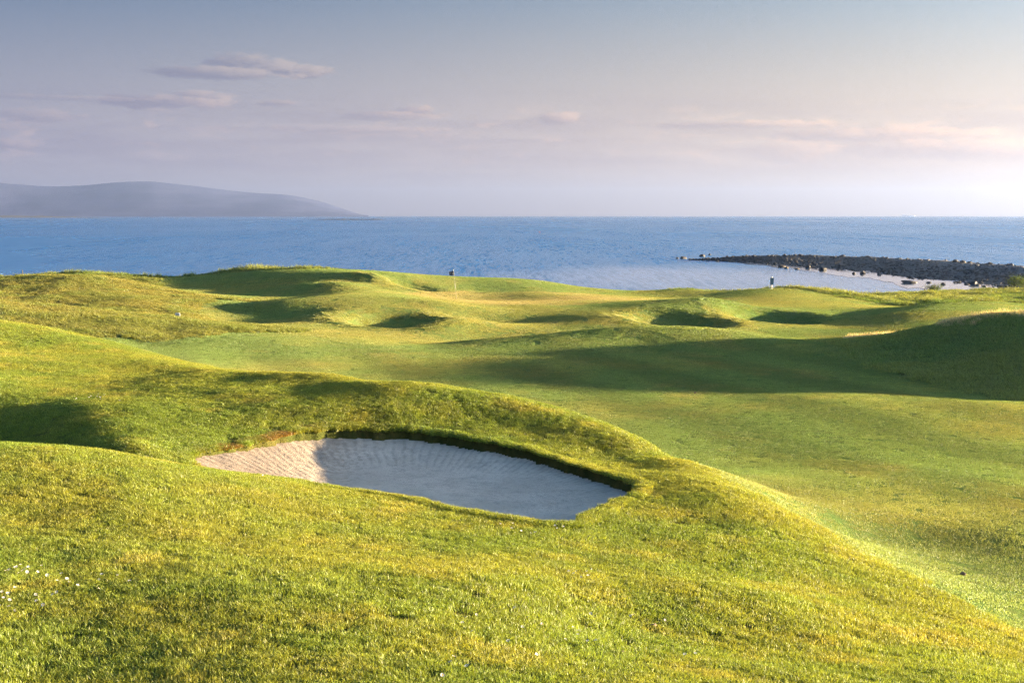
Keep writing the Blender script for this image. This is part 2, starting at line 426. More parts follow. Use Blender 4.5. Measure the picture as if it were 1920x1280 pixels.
# ------------------------------------------------------------------ object helpers
def link(o, parent=None, **props):
    COL.objects.link(o)
    if parent: o.parent = parent
    for k, v in props.items():
        if v is not None: o[k] = v
    return o
def mesh_obj(name, verts, faces, mat, parent=None, smooth=False, **props):
    me = bpy.data.meshes.new(name)
    me.from_pydata([tuple(map(float, v)) for v in verts], [], [tuple(map(int, f)) for f in faces])
    me.update()
    if mat: me.materials.append(mat)
    if smooth: me.shade_smooth()
    return link(bpy.data.objects.new(name, me), parent, **props)
def np_mesh(name, co, quads, mat, smooth=True):
    me = bpy.data.meshes.new(name)
    n, k = len(quads), quads.shape[1]
    me.vertices.add(len(co)); me.vertices.foreach_set('co', np.ascontiguousarray(co, np.float32).ravel())
    me.loops.add(n * k); me.loops.foreach_set('vertex_index', np.ascontiguousarray(quads, np.int32).ravel())
    me.polygons.add(n); me.polygons.foreach_set('loop_start', np.arange(0, n * k, k, dtype=np.int32))
    me.update(calc_edges=True); me.validate()
    if mat: me.materials.append(mat)
    if smooth: me.shade_smooth()
    return me
def empty(name, loc, rz=0.0, **props):
    o = bpy.data.objects.new(name, None); o.location = loc; o.rotation_euler = (0, 0, rz); o.empty_display_size = 0.1
    return link(o, None, **props)
def material(name):
    m = bpy.data.materials.new(name); m.use_nodes = True
    new_nodes(m.node_tree); B = NB(m.node_tree)
    return m, B, B.node('ShaderNodeOutputMaterial')
def plain(name, col, rough=0.6, metal=0.0, grain=0.0, gscale=40):
    m, B, out = material(name)
    p = B.node('ShaderNodeBsdfPrincipled')
    p.inputs['Roughness'].default_value = rough; p.inputs['Metallic'].default_value = metal
    if grain:
        tc = B.node('ShaderNodeTexCoord')
        nz = B.noise(tc.outputs['Object'], gscale, 4)
        c = B.mix(nz, tuple(v * (1 - grain) for v in col), tuple(min(1, v * (1 + grain)) for v in col))
        B.put(p.inputs['Base Color'], c)
    else: p.inputs['Base Color'].default_value = (*col, 1)
    B.l.new(p.outputs[0], out.inputs[0]); return m

# ------------------------------------------------------------------ ground materials
def ground_mat(name, c1, c2, c3, scale, bump, bscale):
    """soil and thatch under the grass: fine relief, broad colour variation"""
    m, B, out = material(name)
    g = B.node('ShaderNodeNewGeometry'); pos = g.outputs['Position']
    n1 = B.noise(pos, scale, 5); n2 = B.noise(pos, scale * 7, 4)
    c = B.mix(B.smooth(n1, 0.35, 0.65), c1, c2)
    c = B.mix(B.math('MULTIPLY', B.smooth(n2, 0.45, 0.7), 0.7), c, c3)
    d = B.node('ShaderNodeBsdfDiffuse'); B.put(d.inputs['Color'], B.vmath('MULTIPLY', c, (1.5, 1.5, 1.5)))
    bp = B.node('ShaderNodeBump'); bp.inputs['Strength'].default_value = bump; bp.inputs['Distance'].default_value = 0.05
    B.put(bp.inputs['Height'], B.noise(pos, bscale, 5, 0.7)); B.l.new(bp.outputs[0], d.inputs['Normal'])
    B.l.new(d.outputs[0], out.inputs[0]); return m
M_ROUGH = ground_mat('rough_soil', (0.055, 0.062, 0.016), (0.085, 0.075, 0.022), (0.035, 0.045, 0.012), 1.3, 1.0, 40)
M_FAIR = ground_mat('fairway_turf', (0.070, 0.110, 0.030), (0.090, 0.112, 0.030), (0.105, 0.108, 0.034), 0.25, 1.0, 30)
M_GREEN = ground_mat('green_turf', (0.085, 0.090, 0.028), (0.095, 0.090, 0.030), (0.075, 0.088, 0.026), 0.2, 0.6, 40)
M_COAST = ground_mat('coast_soil', (0.060, 0.065, 0.020), (0.085, 0.075, 0.028), (0.040, 0.048, 0.016), 0.4, 1.0, 8)
# ------------------------------------------------------------------ ground meshes, split by turf
vid = np.arange(NS * ND).reshape(ND, NS)
Q = np.stack([vid[:-1, :-1], vid[:-1, 1:], vid[1:, 1:], vid[1:, :-1]], -1).reshape(-1, 4)
co = np.stack([XX, YY, ZZ], -1).reshape(-1, 3)
qc = co[Q].mean(1)
qs = qc[:, 0] / qc[:, 1]
is_rough = qc[:, 1] < rough_edge(qs)
is_brown = inside(BROWN, qc[:, 0], qc[:, 1]) | inside(DUNE, qc[:, 0], qc[:, 1])
is_green = inside(GREEN, qc[:, 0], qc[:, 1])
is_coast = (qc[:, 1] > fringe_edge(qs)) & ~is_brown
is_rough = is_rough & ~is_coast
kindq = np.where(is_green, 2, np.where(is_rough | is_brown, 1, np.where(is_coast, 3, 0)))
for k, nm, mt in ((0, 'fairway', M_FAIR), (1, 'rough_ground', M_ROUGH), (2, 'putting_green', M_GREEN), (3, 'coastal_ground', M_COAST)):
    q = Q[kindq == k]; used, inv = np.unique(q, return_inverse=True)
    me = np_mesh(nm, co[used], inv.reshape(-1, 4), mt)
    link(bpy.data.objects.new(nm, me), None, kind='structure')

# ------------------------------------------------------------------ sea
def sea_mat(name, rough, tilt, deep):
    m, B, out = material(name)
    g = B.node('ShaderNodeNewGeometry'); pos = g.outputs['Position']
    # wind ripples: slopes from fractal noise, long along the crests
    def slopes(sc, det, seed):
        nd = B.node('ShaderNodeTexNoise'); B.put(nd.inputs['Vector'], B.vmath('ADD', B.scale(pos, sc), (seed, seed * 2, 0)))
        nd.inputs['Scale'].default_value = 1; nd.inputs['Detail'].default_value = det; nd.inputs['Roughness'].default_value = 0.75
        return B.vmath('SUBTRACT', nd.outputs['Color'], (0.5, 0.5, 0.5))
    v = B.vmath('ADD', slopes((1.1, 0.075, 1), 6, 3.0), B.vmath('MULTIPLY', slopes((0.06, 0.006, 1), 3, 9.0), (0.35, 0.35, 0)))
    x, y, z = B.sep(pos)
    cu = B.math('DIVIDE', B.math('SUBTRACT', x, 55.0), 80.0); cv = B.math('DIVIDE', B.math('SUBTRACT', y, 262.0), 95.0)
    cr = B.math('SQRT', B.math('ADD', B.math('MULTIPLY', cu, cu), B.math('MULTIPLY', cv, cv)))
    cr = B.math('ADD', cr, B.math('MULTIPLY', B.math('SUBTRACT', B.noise(B.scale(pos, (0.03, 0.012, 1)), 1.0, 4), 0.5), 0.9))
    calm = B.smooth(cr, 1.15, 0.35)      # lee of the spit
    gust = B.noise(B.scale(pos, (0.004, 0.0012, 1)), 1.0, 5, 0.6)
    tl = B.lin(calm, 0, 1, tilt, tilt * 0.3)
    v = B.vmath('ADD', B.vmath('MULTIPLY', v, B.comb(B.math('MULTIPLY', tl, 0.4), B.math('MULTIPLY', tl, 1.3), 0.0)), (0, 0, 1))
    nrm = B.vmath('NORMALIZE', v)
    p = B.node('ShaderNodeBsdfPrincipled')
    p.inputs['Base Color'].default_value = (*deep, 1)
    p.inputs['IOR'].default_value = 1.333
    B.put(p.inputs['Roughness'], B.math('MULTIPLY', B.lin(gust, 0.3, 0.7, rough * 0.8, rough * 1.2), B.lin(calm, 0, 1, 1.0, 0.55)))
    B.l.new(nrm, p.inputs['Normal'])
    B.l.new(p.outputs[0], out.inputs[0]); return m
M_SEA = sea_mat('sea_water', 0.26, 0.50, (0.036, 0.18, 0.39))
M_CALM = sea_mat('sheltered_water', 0.12, 0.10, (0.030, 0.07, 0.12))
SEA_R = 17000
xs = np.array([-SEA_R, -6000, -1500, -400, -100, 0, 100, 400, 1500, 6000, SEA_R], float)
ys = np.array([135, 200, 300, 500, 1000, 3000, 8000, SEA_R], float)
gx, gy = np.meshgrid(xs, ys); nid = np.arange(gx.size).reshape(gx.shape)
link(bpy.data.objects.new('sea', np_mesh('sea', np.stack([gx, gy, gx * 0], -1).reshape(-1, 3),
     np.stack([nid[:-1, :-1], nid[:-1, 1:], nid[1:, 1:], nid[1:, :-1]], -1).reshape(-1, 4), M_SEA, False)), None, kind='structure')

# ------------------------------------------------------------------ hills across the bay
def hill_mat():
    m, B, out = material('limestone_hill')
    g = B.node('ShaderNodeNewGeometry'); pos = g.outputs['Position']
    x, y, z = B.sep(pos)
    terr = B.noise(B.comb(B.math('MULTIPLY', x, 0.0006), B.math('MULTIPLY', y, 0.0006), B.math('MULTIPLY', z, 0.035)), 1.0, 5, 0.6)
    n = B.noise(pos, 0.004, 5)
    c = B.mix(B.smooth(terr, 0.42, 0.6), (0.068, 0.074, 0.145), (0.090, 0.096, 0.170))  # rock colours carry some blue of the distance haze
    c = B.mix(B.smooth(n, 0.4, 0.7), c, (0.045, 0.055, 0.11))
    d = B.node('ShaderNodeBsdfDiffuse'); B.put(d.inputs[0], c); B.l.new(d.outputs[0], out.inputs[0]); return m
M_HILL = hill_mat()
SIL = np.array([(-1500,372),(-1100,352),(-800,345),(-500,338),(-250,336),(-100,338),(0,343),(60,348),(110,350),(160,348),(200,344),(240,341),(290,340),(330,345),(380,350),(430,357),(480,362),(540,365),(570,370),(600,377),(630,386),(655,395),(672,401),(690,404.5)], float)
def hills():
    D0, D1 = 11000.0, 15500.0
    ncol, nrow = 420, 44
    px = np.linspace(-1500, 692, ncol); t = np.linspace(0, 1, nrow)
    P, T = np.meshgrid(px, t)
    Dd = D0 + (D1 - D0) * T
    ridge = D0 + (D1 - D0) * 0.5
    fine = np.linspace(-1500, 692, 900); sm = np.interp(fine, SIL[:, 0], SIL[:, 1]); kk = np.exp(-np.linspace(-2, 2, 25) ** 2)
    sm = np.convolve(np.pad(sm, 12, mode='edge'), kk / kk.sum(), 'valid')
    H = (403.5 - np.interp(P, fine, sm)) / F * ridge + EYE
    X = (P - 960) / F * Dd
    u = np.clip(T / 0.5, 0, 1); dn = np.clip((T - 0.5) / 0.5, 0, 1)
    prof = np.where(T <= 0.5, (np.sin((u - 0.5) * math.pi) * 0.5 + 0.5) * 0.6 + 0.4 * u, 1 - 0.9 * dn ** 1.3)
    rel = fbm(X / 900, Dd / 900, 5, 77)
    Zh = H * prof + rel * 26 * np.sin(np.clip(u, 0, 1) * math.pi) * np.clip(H / 150, 0, 1)
    Zh = np.where(T == 0, -3, Zh); Zh = np.where(T == 1, -3, Zh)
    nid = np.arange(P.size).reshape(P.shape)
    me = np_mesh('hills', np.stack([X, Dd, Zh], -1).reshape(-1, 3), np.stack([nid[:-1, :-1], nid[:-1, 1:], nid[1:, 1:], nid[1:, :-1]], -1).reshape(-1, 4), M_HILL)
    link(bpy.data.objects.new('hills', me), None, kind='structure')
hills()

def low_land(name, x0, x1, D, depth, h, mat, seed, n=160):
    """a long low hump of land or reef lying in the sea"""
    px = np.linspace(x0, x1, n); t = np.linspace(-1, 1, 9)
    P, T = np.meshgrid(px, t)
    Dd = D + depth * 0.5 * T; X = (P - 960) / F * D
    e = np.minimum((P - x0) / (x1 - x0), (x1 - P) / (x1 - x0)); e = np.clip(e * 5, 0, 1)
    wl = (x1 - x0) / F * D
    Z = h * (1 - T ** 2) * e * (0.55 + 0.45 * fbm(P / (x1 - x0) * 14, T * 2, 4, seed) + 0.25 * vnoise(P / (x1 - x0) * 60, T * 3, seed)) - 0.15 * h
    nid = np.arange(P.size).reshape(P.shape)
    me = np_mesh(name, np.stack([X, Dd, Z], -1).reshape(-1, 3), np.stack([nid[:-1, :-1], nid[:-1, 1:], nid[1:, 1:], nid[1:, :-1]], -1).reshape(-1, 4), mat)
    link(bpy.data.objects.new(name, me), None, kind='structure')
M_DARKROCK = plain('weed_rock', (0.035, 0.030, 0.026), 0.7, 0, 0.5, 3)
M_FARLAND = plain('far_shore', (0.035, 0.032, 0.03), 0.9, 0, 0.4, 0.02)
low_land('distant_shore', -700, 240, 7000, 700, 14, M_FARLAND, 5, 240)
low_land('reef', 585, 735, 3700, 60, 4.0, M_DARKROCK, 6)

# ------------------------------------------------------------------ evening haze over the bay
def haze():
    m, B, out = material('haze')
    pv = B.node('ShaderNodeVolumePrincipled')
    pv.inputs['Color'].default_value = (0.46, 0.60, 0.97, 1)
    pv.inputs['Density'].default_value = 8.0e-5
    pv.inputs['Anisotropy'].default_value = 0.7
    B.l.new(pv.outputs[0], out.inputs['Volume'])
    E = SEA_R + 400; z0, z1 = -5, 330
    v = [(-E, -60, z0), (E, -60, z0), (E, E, z0), (-E, E, z0), (-E, -60, z1), (E, -60, z1), (E, E, z1), (-E, E, z1)]
    f = [(0, 3, 2, 1), (4, 5, 6, 7), (0, 1, 5, 4), (1, 2, 6, 5), (2, 3, 7, 6), (3, 0, 4, 7)]
    mesh_obj('haze', v, f, m, kind='stuff', label='thin blue evening haze over the bay', category='haze')
haze()

# ------------------------------------------------------------------ bunker sand
def sand_mat():
    m, B, out = material('bunker_sand')
    g = B.node('ShaderNodeNewGeometry'); pos = g.outputs['Position']
    x, y, z = B.sep(pos)
    cx, cyy = float(OUT[:, 0].mean()), float(OUT[:, 1].mean()) - 1.2
    dx = B.math('SUBTRACT', x, cx); dy = B.math('SUBTRACT', y, cyy)
    n1 = B.noise(pos, 1.1, 5); n2 = B.noise(pos, 9, 5); n3 = B.noise(pos, 160, 3)
    c = B.mix(B.smooth(n1, 0.35, 0.65), (0.58, 0.495, 0.40), (0.68, 0.59, 0.485))
    c = B.mix(B.math('MULTIPLY', B.smooth(n2, 0.5, 0.75), 0.4), c, (0.44, 0.37, 0.30))
    # brownish sand at the left end, its colour spread to dim the sunlit patch
    sunlit_tan = B.math('ADD', B.math('SUBTRACT', B.math('MULTIPLY', dx, -1.0), 1.5), B.math('MULTIPLY', B.math('SUBTRACT', n2, 0.5), 1.6))
    c = B.mix(B.math('MULTIPLY', B.smooth(sunlit_tan, -0.7, 0.9), 0.85), c, (0.235, 0.175, 0.13))
    # fine debris and damp specks
    c = B.mix(B.math('MULTIPLY', B.smooth(n3, 0.58, 0.72), 0.5), c, (0.20, 0.17, 0.13))
    # rake lines fan out up the slope, and run round on the floor
    ang = B.math('ARCTAN2', dx, dy); rad = B.math('SQRT', B.math('ADD', B.math('MULTIPLY', dx, dx), B.math('MULTIPLY', dy, dy)))
    wob = B.math('MULTIPLY', B.math('SUBTRACT', n1, 0.5), 0.6)
    l1 = B.math('SINE', B.math('MULTIPLY', B.math('ADD', ang, B.math('MULTIPLY', wob, 0.12)), 2 * math.pi * 26))
    l2 = B.math('SINE', B.math('MULTIPLY', B.math('ADD', rad, wob), 2 * math.pi * 9))
    up = B.smooth(z, FLOOR + 0.03, FLOOR + 0.16)
    h = B.math('ADD', B.math('MULTIPLY', l1, up), B.math('MULTIPLY', l2, B.math('MULTIPLY', B.math('SUBTRACT', 1.0, up), 0.35)))
    h = B.math('MULTIPLY', h, B.smooth(n2, 0.3, 0.6))
    # shade in the rake grooves painted as darker stripes, and loose blotches
    c = B.mix(B.math('MULTIPLY', B.smooth(h, 0.1, -0.8), 0.42), c, (0.36, 0.30, 0.24))
    n4 = B.noise(pos, 3.2, 6, 0.7)
    c = B.mix(B.math('MULTIPLY', B.smooth(n4, 0.48, 0.66), 0.40), c, (0.34, 0.285, 0.23))
    h = B.math('ADD', B.math('MULTIPLY', h, 0.0042), B.math('ADD', B.math('MULTIPLY', n2, 0.022), B.math('MULTIPLY', n3, 0.008)))
    d = B.node('ShaderNodeBsdfDiffuse'); d.inputs['Roughness'].default_value = 0.6
    B.put(d.inputs['Color'], c)
    bp = B.node('ShaderNodeBump'); bp.inputs['Strength'].default_value = 1.0; bp.inputs['Distance'].default_value = 1.0
    B.put(bp.inputs['Height'], h); B.l.new(bp.outputs[0], d.inputs['Normal'])
    B.l.new(d.outputs[0], out.inputs[0]); return m
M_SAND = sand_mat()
def sand():
    st = 0.045
    x0, y0 = OUT.min(0) - 0.1; x1, y1 = OUT.max(0) + 0.1
    gx, gy = np.meshgrid(np.arange(x0, x1, st), np.arange(y0, y1, st))
    z, d = sand_z(gx, gy)
    z = z + 0.012 * fbm(gx * 5, gy * 5, 3, 14) * np.clip(d, 0, 1)
    keep = d > -0.10
    nid = np.arange(gx.size).reshape(gx.shape)
    q = np.stack([nid[:-1, :-1], nid[:-1, 1:], nid[1:, 1:], nid[1:, :-1]], -1).reshape(-1, 4)
    q = q[keep.ravel()[q].all(1)]
    used, inv = np.unique(q, return_inverse=True)
    c = np.stack([gx, gy, z], -1).reshape(-1, 3)[used]
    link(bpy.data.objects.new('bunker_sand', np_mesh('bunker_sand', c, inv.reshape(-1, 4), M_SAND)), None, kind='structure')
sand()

# ------------------------------------------------------------------ grass
def grass_mat(name, trans=0.42, var=0.5):
    m, B, out = material(name)
    a = B.node('ShaderNodeAttribute', attribute_type='INSTANCER', attribute_name='gcol')
    b = B.node('ShaderNodeAttribute', attribute_type='GEOMETRY', attribute_name='blade')
    g = B.node('ShaderNodeNewGeometry'); pos = g.outputs['Position']
    n = B.noise(pos, 5.0, 3)
    br = B.math('ADD', B.lin(b.outputs['Fac'], 0, 1, 1 - var, 1 + var), B.lin(n, 0.3, 0.7, -0.15, 0.15))
    c = B.vmath('MULTIPLY', a.outputs['Color'], B.comb(br, br, br))
    # some blades are dry straw
    dry = B.smooth(b.outputs['Fac'], 0.86, 0.93)
    c = B.mix(B.math('MULTIPLY', dry, 0.5), c, (0.22, 0.18, 0.07))
    d = B.node('ShaderNodeBsdfDiffuse'); t = B.node('ShaderNodeBsdfTranslucent')
    B.put(d.inputs[0], c); B.put(t.inputs[0], B.vmath('MULTIPLY', c, (1.25, 1.15, 0.6)))
    mx = B.node('ShaderNodeMixShader'); mx.inputs[0].default_value = trans
    B.l.new(d.outputs[0], mx.inputs[1]); B.l.new(t.outputs[0], mx.inputs[2])
    gl = B.node('ShaderNodeBsdfGlossy'); gl.inputs['Roughness'].default_value = 0.45; gl.inputs[0].default_value = (0.8, 0.8, 0.8, 1)
    m2 = B.node('ShaderNodeMixShader'); m2.inputs[0].default_value = 0.03
    B.l.new(mx.outputs[0], m2.inputs[1]); B.l.new(gl.outputs[0], m2.inputs[2])
    B.l.new(m2.outputs[0], out.inputs[0]); return m
M_GRASS = grass_mat('grass_blades')
M_TURF = grass_mat('turf_blades', 0.38, 0.35)

PATCHES = bpy.data.collections.new('grass_patches')       # sources for scattering only, not in the scene
def blade_patch(name, size, n, h, hvar, w, lean, mat, clump=0, seed=0):
    r = np.random.default_rng(seed)
    if clump:
        cc = r.uniform(-0.5, 0.5, (clump, 2)) * size
        k = r.integers(0, clump, n)
        p = cc[k] + r.normal(0, size * 0.10, (n, 2)); hk = r.uniform(0.6, 1.3, clump)[k]
    else:
        p = r.uniform(-0.5, 0.5, (n, 2)) * size; hk = np.ones(n)
    hh = h * hk * (1 + hvar * r.uniform(-1, 1, n)); az = r.uniform(0, 2 * math.pi, n)
    ln = lean * hh * r.uniform(0.3, 1.3, n); la = az + r.normal(0, 0.6, n)
    dx, dy = np.cos(az + math.pi / 2) * w * 0.5, np.sin(az + math.pi / 2) * w * 0.5
    ox, oy = np.cos(la) * ln, np.sin(la) * ln
    z0 = -0.012 - 0 * hh
    v = np.stack([
        np.stack([p[:, 0] - dx, p[:, 1] - dy, z0], -1), np.stack([p[:, 0] + dx, p[:, 1] + dy, z0], -1),
        np.stack([p[:, 0] + ox * 0.35 + dx * 0.8, p[:, 1] + oy * 0.35 + dy * 0.8, hh * 0.6], -1),
        np.stack([p[:, 0] + ox * 0.35 - dx * 0.8, p[:, 1] + oy * 0.35 - dy * 0.8, hh * 0.6], -1),
        np.stack([p[:, 0] + ox, p[:, 1] + oy, hh], -1)], 1).reshape(-1, 3)
    b = np.arange(n)[:, None] * 5
    tri = np.concatenate([b + [0, 1, 2], b + [0, 2, 3], b + [3, 2, 4]], 1).reshape(-1, 3)
    me = np_mesh(name, v, tri, mat, False)
    at_ = me.attributes.new('blade', 'FLOAT', 'POINT'); at_.data.foreach_set('value', np.repeat(r.uniform(0, 1, n), 5).astype(np.float32))
    o = bpy.data.objects.new(name, me)
    return o
def patch_set(name, count, **kw):
    c = bpy.data.collections.new(name)
    for i in range(count): c.objects.link(blade_patch('%s_%02d' % (name, i), seed=100 + i * 7 + len(name), **kw))
    return c

def scatter(name, P, N, scale, colr, coll, count, label, cat):
    n = len(P)
    th = rng.uniform(0, 2 * math.pi, n)
    t1 = np.stack([np.cos(th), np.sin(th), np.zeros(n)], -1)
    t1 = t1 - (t1 * N).sum(-1, keepdims=True) * N; t1 /= np.linalg.norm(t1, axis=-1, keepdims=True)
    t2 = np.cross(N, t1)
    rot = np.stack([np.arctan2(t2[:, 2], N[:, 2]), -np.arcsin(np.clip(t1[:, 2], -1, 1)), np.arctan2(t1[:, 1], t1[:, 0])], -1)
    me = bpy.data.meshes.new(name)
    me.vertices.add(n); me.vertices.foreach_set('co', P.astype(np.float32).ravel())
    a = me.attributes.new('rot', 'FLOAT_VECTOR', 'POINT'); a.data.foreach_set('vector', rot.astype(np.float32).ravel())
    a = me.attributes.new('scl', 'FLOAT_VECTOR', 'POINT'); a.data.foreach_set('vector', scale.astype(np.float32).ravel())
    a = me.attributes.new('pick', 'INT', 'POINT'); a.data.foreach_set('value', rng.integers(0, count, n).astype(np.int32))
    a = me.attributes.new('gcol', 'FLOAT_VECTOR', 'POINT'); a.data.foreach_set('vector', colr.astype(np.float32).ravel())
    me.update()
    o = bpy.data.objects.new(name, me); link(o, None, kind='stuff', label=label, category=cat)
    ng = bpy.data.node_groups.new(name + '_nodes', 'GeometryNodeTree')
    ng.interface.new_socket('Geometry', in_out='INPUT', socket_type='NodeSocketGeometry')
    ng.interface.new_socket('Geometry', in_out='OUTPUT', socket_type='NodeSocketGeometry')
    B = NB(ng)
    gi = B.node('NodeGroupInput'); go = B.node('NodeGroupOutput')
    ip = B.node('GeometryNodeInstanceOnPoints')
    ci = B.node('GeometryNodeCollectionInfo'); ci.inputs['Collection'].default_value = coll
    ci.inputs['Separate Children'].default_value = True; ci.inputs['Reset Children'].default_value = True
    def na(nm, dt):
        nd = B.node('GeometryNodeInputNamedAttribute', data_type=dt); nd.inputs['Name'].default_value = nm
        return [s for s in nd.outputs if s.enabled and s.name == 'Attribute'][0]
    er = B.node('FunctionNodeEulerToRotation')
    ng.links.new(na('rot', 'FLOAT_VECTOR'), er.inputs[0])
    ng.links.new(gi.outputs[0], ip.inputs['Points']); ng.links.new(ci.outputs[0], ip.inputs['Instance'])
    ip.inputs['Pick Instance'].default_value = True
    ng.links.new(na('pick', 'INT'), ip.inputs['Instance Index'])
    ng.links.new(er.outputs[0], ip.inputs['Rotation']); ng.links.new(na('scl', 'FLOAT_VECTOR'), ip.inputs['Scale'])
    ng.links.new(ip.outputs[0], go.inputs[0])
    md = o.modifiers.new('scatter', 'NODES'); md.node_group = ng
    return o

def grid_points(d0, d1, cell, s0=-0.46, s1=0.50):
    """jittered square grid over the wedge of ground in front of the camera"""
    xs = np.arange(s0 * d1, s1 * d1, cell); ys = np.arange(d0, d1, cell)
    gx, gy = np.meshgrid(xs, ys); gx = gx.ravel(); gy = gy.ravel()
    gx = gx + rng.uniform(-0.45, 0.45, gx.shape) * cell; gy = gy + rng.uniform(-0.45, 0.45, gy.shape) * cell
    s = gx / gy; k = (s > s0) & (s < s1) & (gy > d0) & (gy < d1)
    return gx[k], gy[k]
def mixc(a, b, t): return np.asarray(a)[None] * (1 - t[:, None]) + np.asarray(b)[None] * t[:, None]
def ss(x, lo, hi):
    t = np.clip((x - lo) / (hi - lo), 0, 1); return t * t * (3 - 2 * t)
GRASS_GAIN = 2.5
def put(name, x, y, coll, count, hs, col_, label, cat, ws=1.0, lift=0.0):
    P = np.stack([x, y, interp(ZZ0, x, y) + lift], -1); N = hn(x, y)
    w = np.full(len(x), 1.0) * ws * rng.uniform(0.9, 1.15, len(x))
    S = np.stack([w, w, hs], -1)
    return scatter(name, P, N, S, col_ * GRASS_GAIN, coll, count, label, cat)

def on_sand(x, y, margin):
    k = np.zeros(len(x), bool)
    m = (y > 17) & (y < 28) & (x / y > -0.27) & (x / y < 0.14)
    if m.any():
        d, _ = bunker_dist(x[m], y[m]); k[m] = d > -margin
    return k

# near rough
C_NEAR = patch_set('rough_patch', 9, size=0.34, n=680, h=0.034, hvar=0.4, w=0.0055, lean=0.75, mat=M_GRASS, clump=26)
x, y = grid_points(5.0, 48, 0.23)
k = (y < rough_edge(x / y)) & ~on_sand(x, y, 0.17); x, y = x[k], y[k]
def rough_cols(x, y):
    n1 = fbm(x * 0.35, y * 0.35, 4, 41); n2 = fbm(x * 1.4, y * 1.4, 3, 43); n3 = fbm(x * 4, y * 4, 2, 45)
    c = mixc((0.083, 0.111, 0.015), (0.119, 0.124, 0.017), ss(n1 + 0.7 * n2, -0.6, 0.7))
    t = ss(n2 + 0.5 * n3, 0.25, 0.9)[:, None] * 0.55
    c = c * (1 - t) + np.array((0.150, 0.130, 0.026)) * t
    return c * (1 + 0.16 * n3)[:, None]
hs = 0.9 + 0.3 * fbm(x * 0.8, y * 0.8, 3, 51) + 0.25 * fbm(x * 3, y * 3, 2, 53)
put('rough_grass', x, y, C_NEAR, 9, np.clip(hs, 0.4, 1.7), rough_cols(x, y), 'coarse sunlit rough grass on the mounds round the near bunker', 'grass')

# turf edge round the sand
C_TUFT = patch_set('tuft', 6, size=0.10, n=46, h=0.05, hvar=0.5, w=0.006, lean=0.7, mat=M_GRASS)
t = rng.uniform(0, len(OUT), 5200); i0 = t.astype(int) % len(OUT); fr = (t - t.astype(int))[:, None]
e = OUT[i0] * (1 - fr) + OUT[(i0 + 1) % len(OUT)] * fr
tg = OUT[(i0 + 1) % len(OUT)] - OUT[i0]; tg /= np.linalg.norm(tg, axis=1, keepdims=True) + 1e-9
nrm_o = np.stack([tg[:, 1], -tg[:, 0]], -1)
cen = OUT.mean(0); sgn = np.sign(((e - cen) * nrm_o).sum(1))[:, None]
e = e + nrm_o * sgn * rng.uniform(0.0, 0.22, (len(e), 1))
x, y = e[:, 0], e[:, 1]; k = ~on_sand(x, y, -0.01); x, y = x[k], y[k]
cc = rough_cols(x, y)
pxx = x / y * F + 960
t = (ss(pxx, 345, 400) * ss(-pxx, -640, -520) * (y > 22.3) * ss(vnoise(x * 3.5, y * 3.5, 91), 0.1, 0.7))[:, None] * 0.8
cc = cc * (1 - t) + np.array((0.115, 0.050, 0.016)) * t
put('bunker_edge_grass', x, y, C_TUFT, 6, rng.uniform(0.5, 1.05, len(x)) * (1 - 0.5 * t[:, 0]), cc, 'grass tufts along the turf lip of the near bunker', 'grass')

# fairway and mown surrounds
C_FAIR = patch_set('fairway_patch', 6, size=0.60, n=560, h=0.016, hvar=0.35, w=0.009, lean=0.7, mat=M_TURF)
C_FAIR2 = patch_set('mown_patch', 6, size=1.2, n=700, h=0.022, hvar=0.35, w=0.022, lean=0.7, mat=M_TURF)
def fair_cols(x, y):
    n1 = fbm(x * 0.12, y * 0.12, 4, 61); n2 = fbm(x * 0.5, y * 0.25, 3, 63); n3 = fbm(x * 1.6, y * 1.2, 2, 64)
    c = mixc((0.073, 0.106, 0.030), (0.114, 0.116, 0.031), ss(n1 + 0.5 * n2, -0.5, 0.6))
    t = ss(n2 + 0.6 * n3, 0.15, 0.9)[:, None] * 0.5
    c = c * (1 - t) + np.array((0.125, 0.108, 0.036)) * t
    s_ = x / y; px_ = s_ * F + 960
    semi = ss(px_, 1000, 1150) * ss(-(y - rough_edge(s_)), -np.interp(px_, [1050, 1250, 1500, 1920], [1.4, 3.2, 5.0, 5.6]), -np.interp(px_, [1050, 1250, 1500, 1920], [1.1, 2.7, 4.4, 5.0]))
    semi = (semi * 0.35)[:, None]
    c = c * (1 - semi) + np.array((0.112, 0.130, 0.055)) * semi
    band = np.tanh(3 * np.sin(2 * math.pi * (x * 0.956 + y * 0.293) / 4.6)) * 0.15 * ss(-y, -80, -55)
    return c * (1 + 0.12 * n3 + band)[:, None]
def mown(x, y):
    s = x / y
    return (y >= rough_edge(s)) & ~inside(BROWN, x, y) & ~inside(DUNE, x, y) & ~inside(GREEN, x, y) & (y < fringe_edge(s))
x, y = grid_points(13, 62, 0.42); k = mown(x, y); x, y = x[k], y[k]
put('fairway_grass', x, y, C_FAIR, 6, 0.9 + 0.3 * fbm(x * 0.7, y * 0.7, 3, 66), fair_cols(x, y), 'short mown grass of the open fairway', 'grass')
x, y = grid_points(61.5, 137, 0.85); k = mown(x, y); x, y = x[k], y[k]
put('mown_grass', x, y, C_FAIR2, 6, 0.9 + 0.3 * fbm(x * 0.4, y * 0.4, 3, 67), fair_cols(x, y), 'mown grass on the slopes and hollows round the green', 'grass')
C_GREEN = patch_set('green_patch', 4, size=1.2, n=900, h=0.016, hvar=0.3, w=0.022, lean=0.6, mat=M_TURF)
x, y = grid_points(98, 123, 0.85, -0.12, 0.12); k = inside(GREEN, x, y); x, y = x[k], y[k]
n1 = fbm(x * 0.15, y * 0.3, 3, 68)
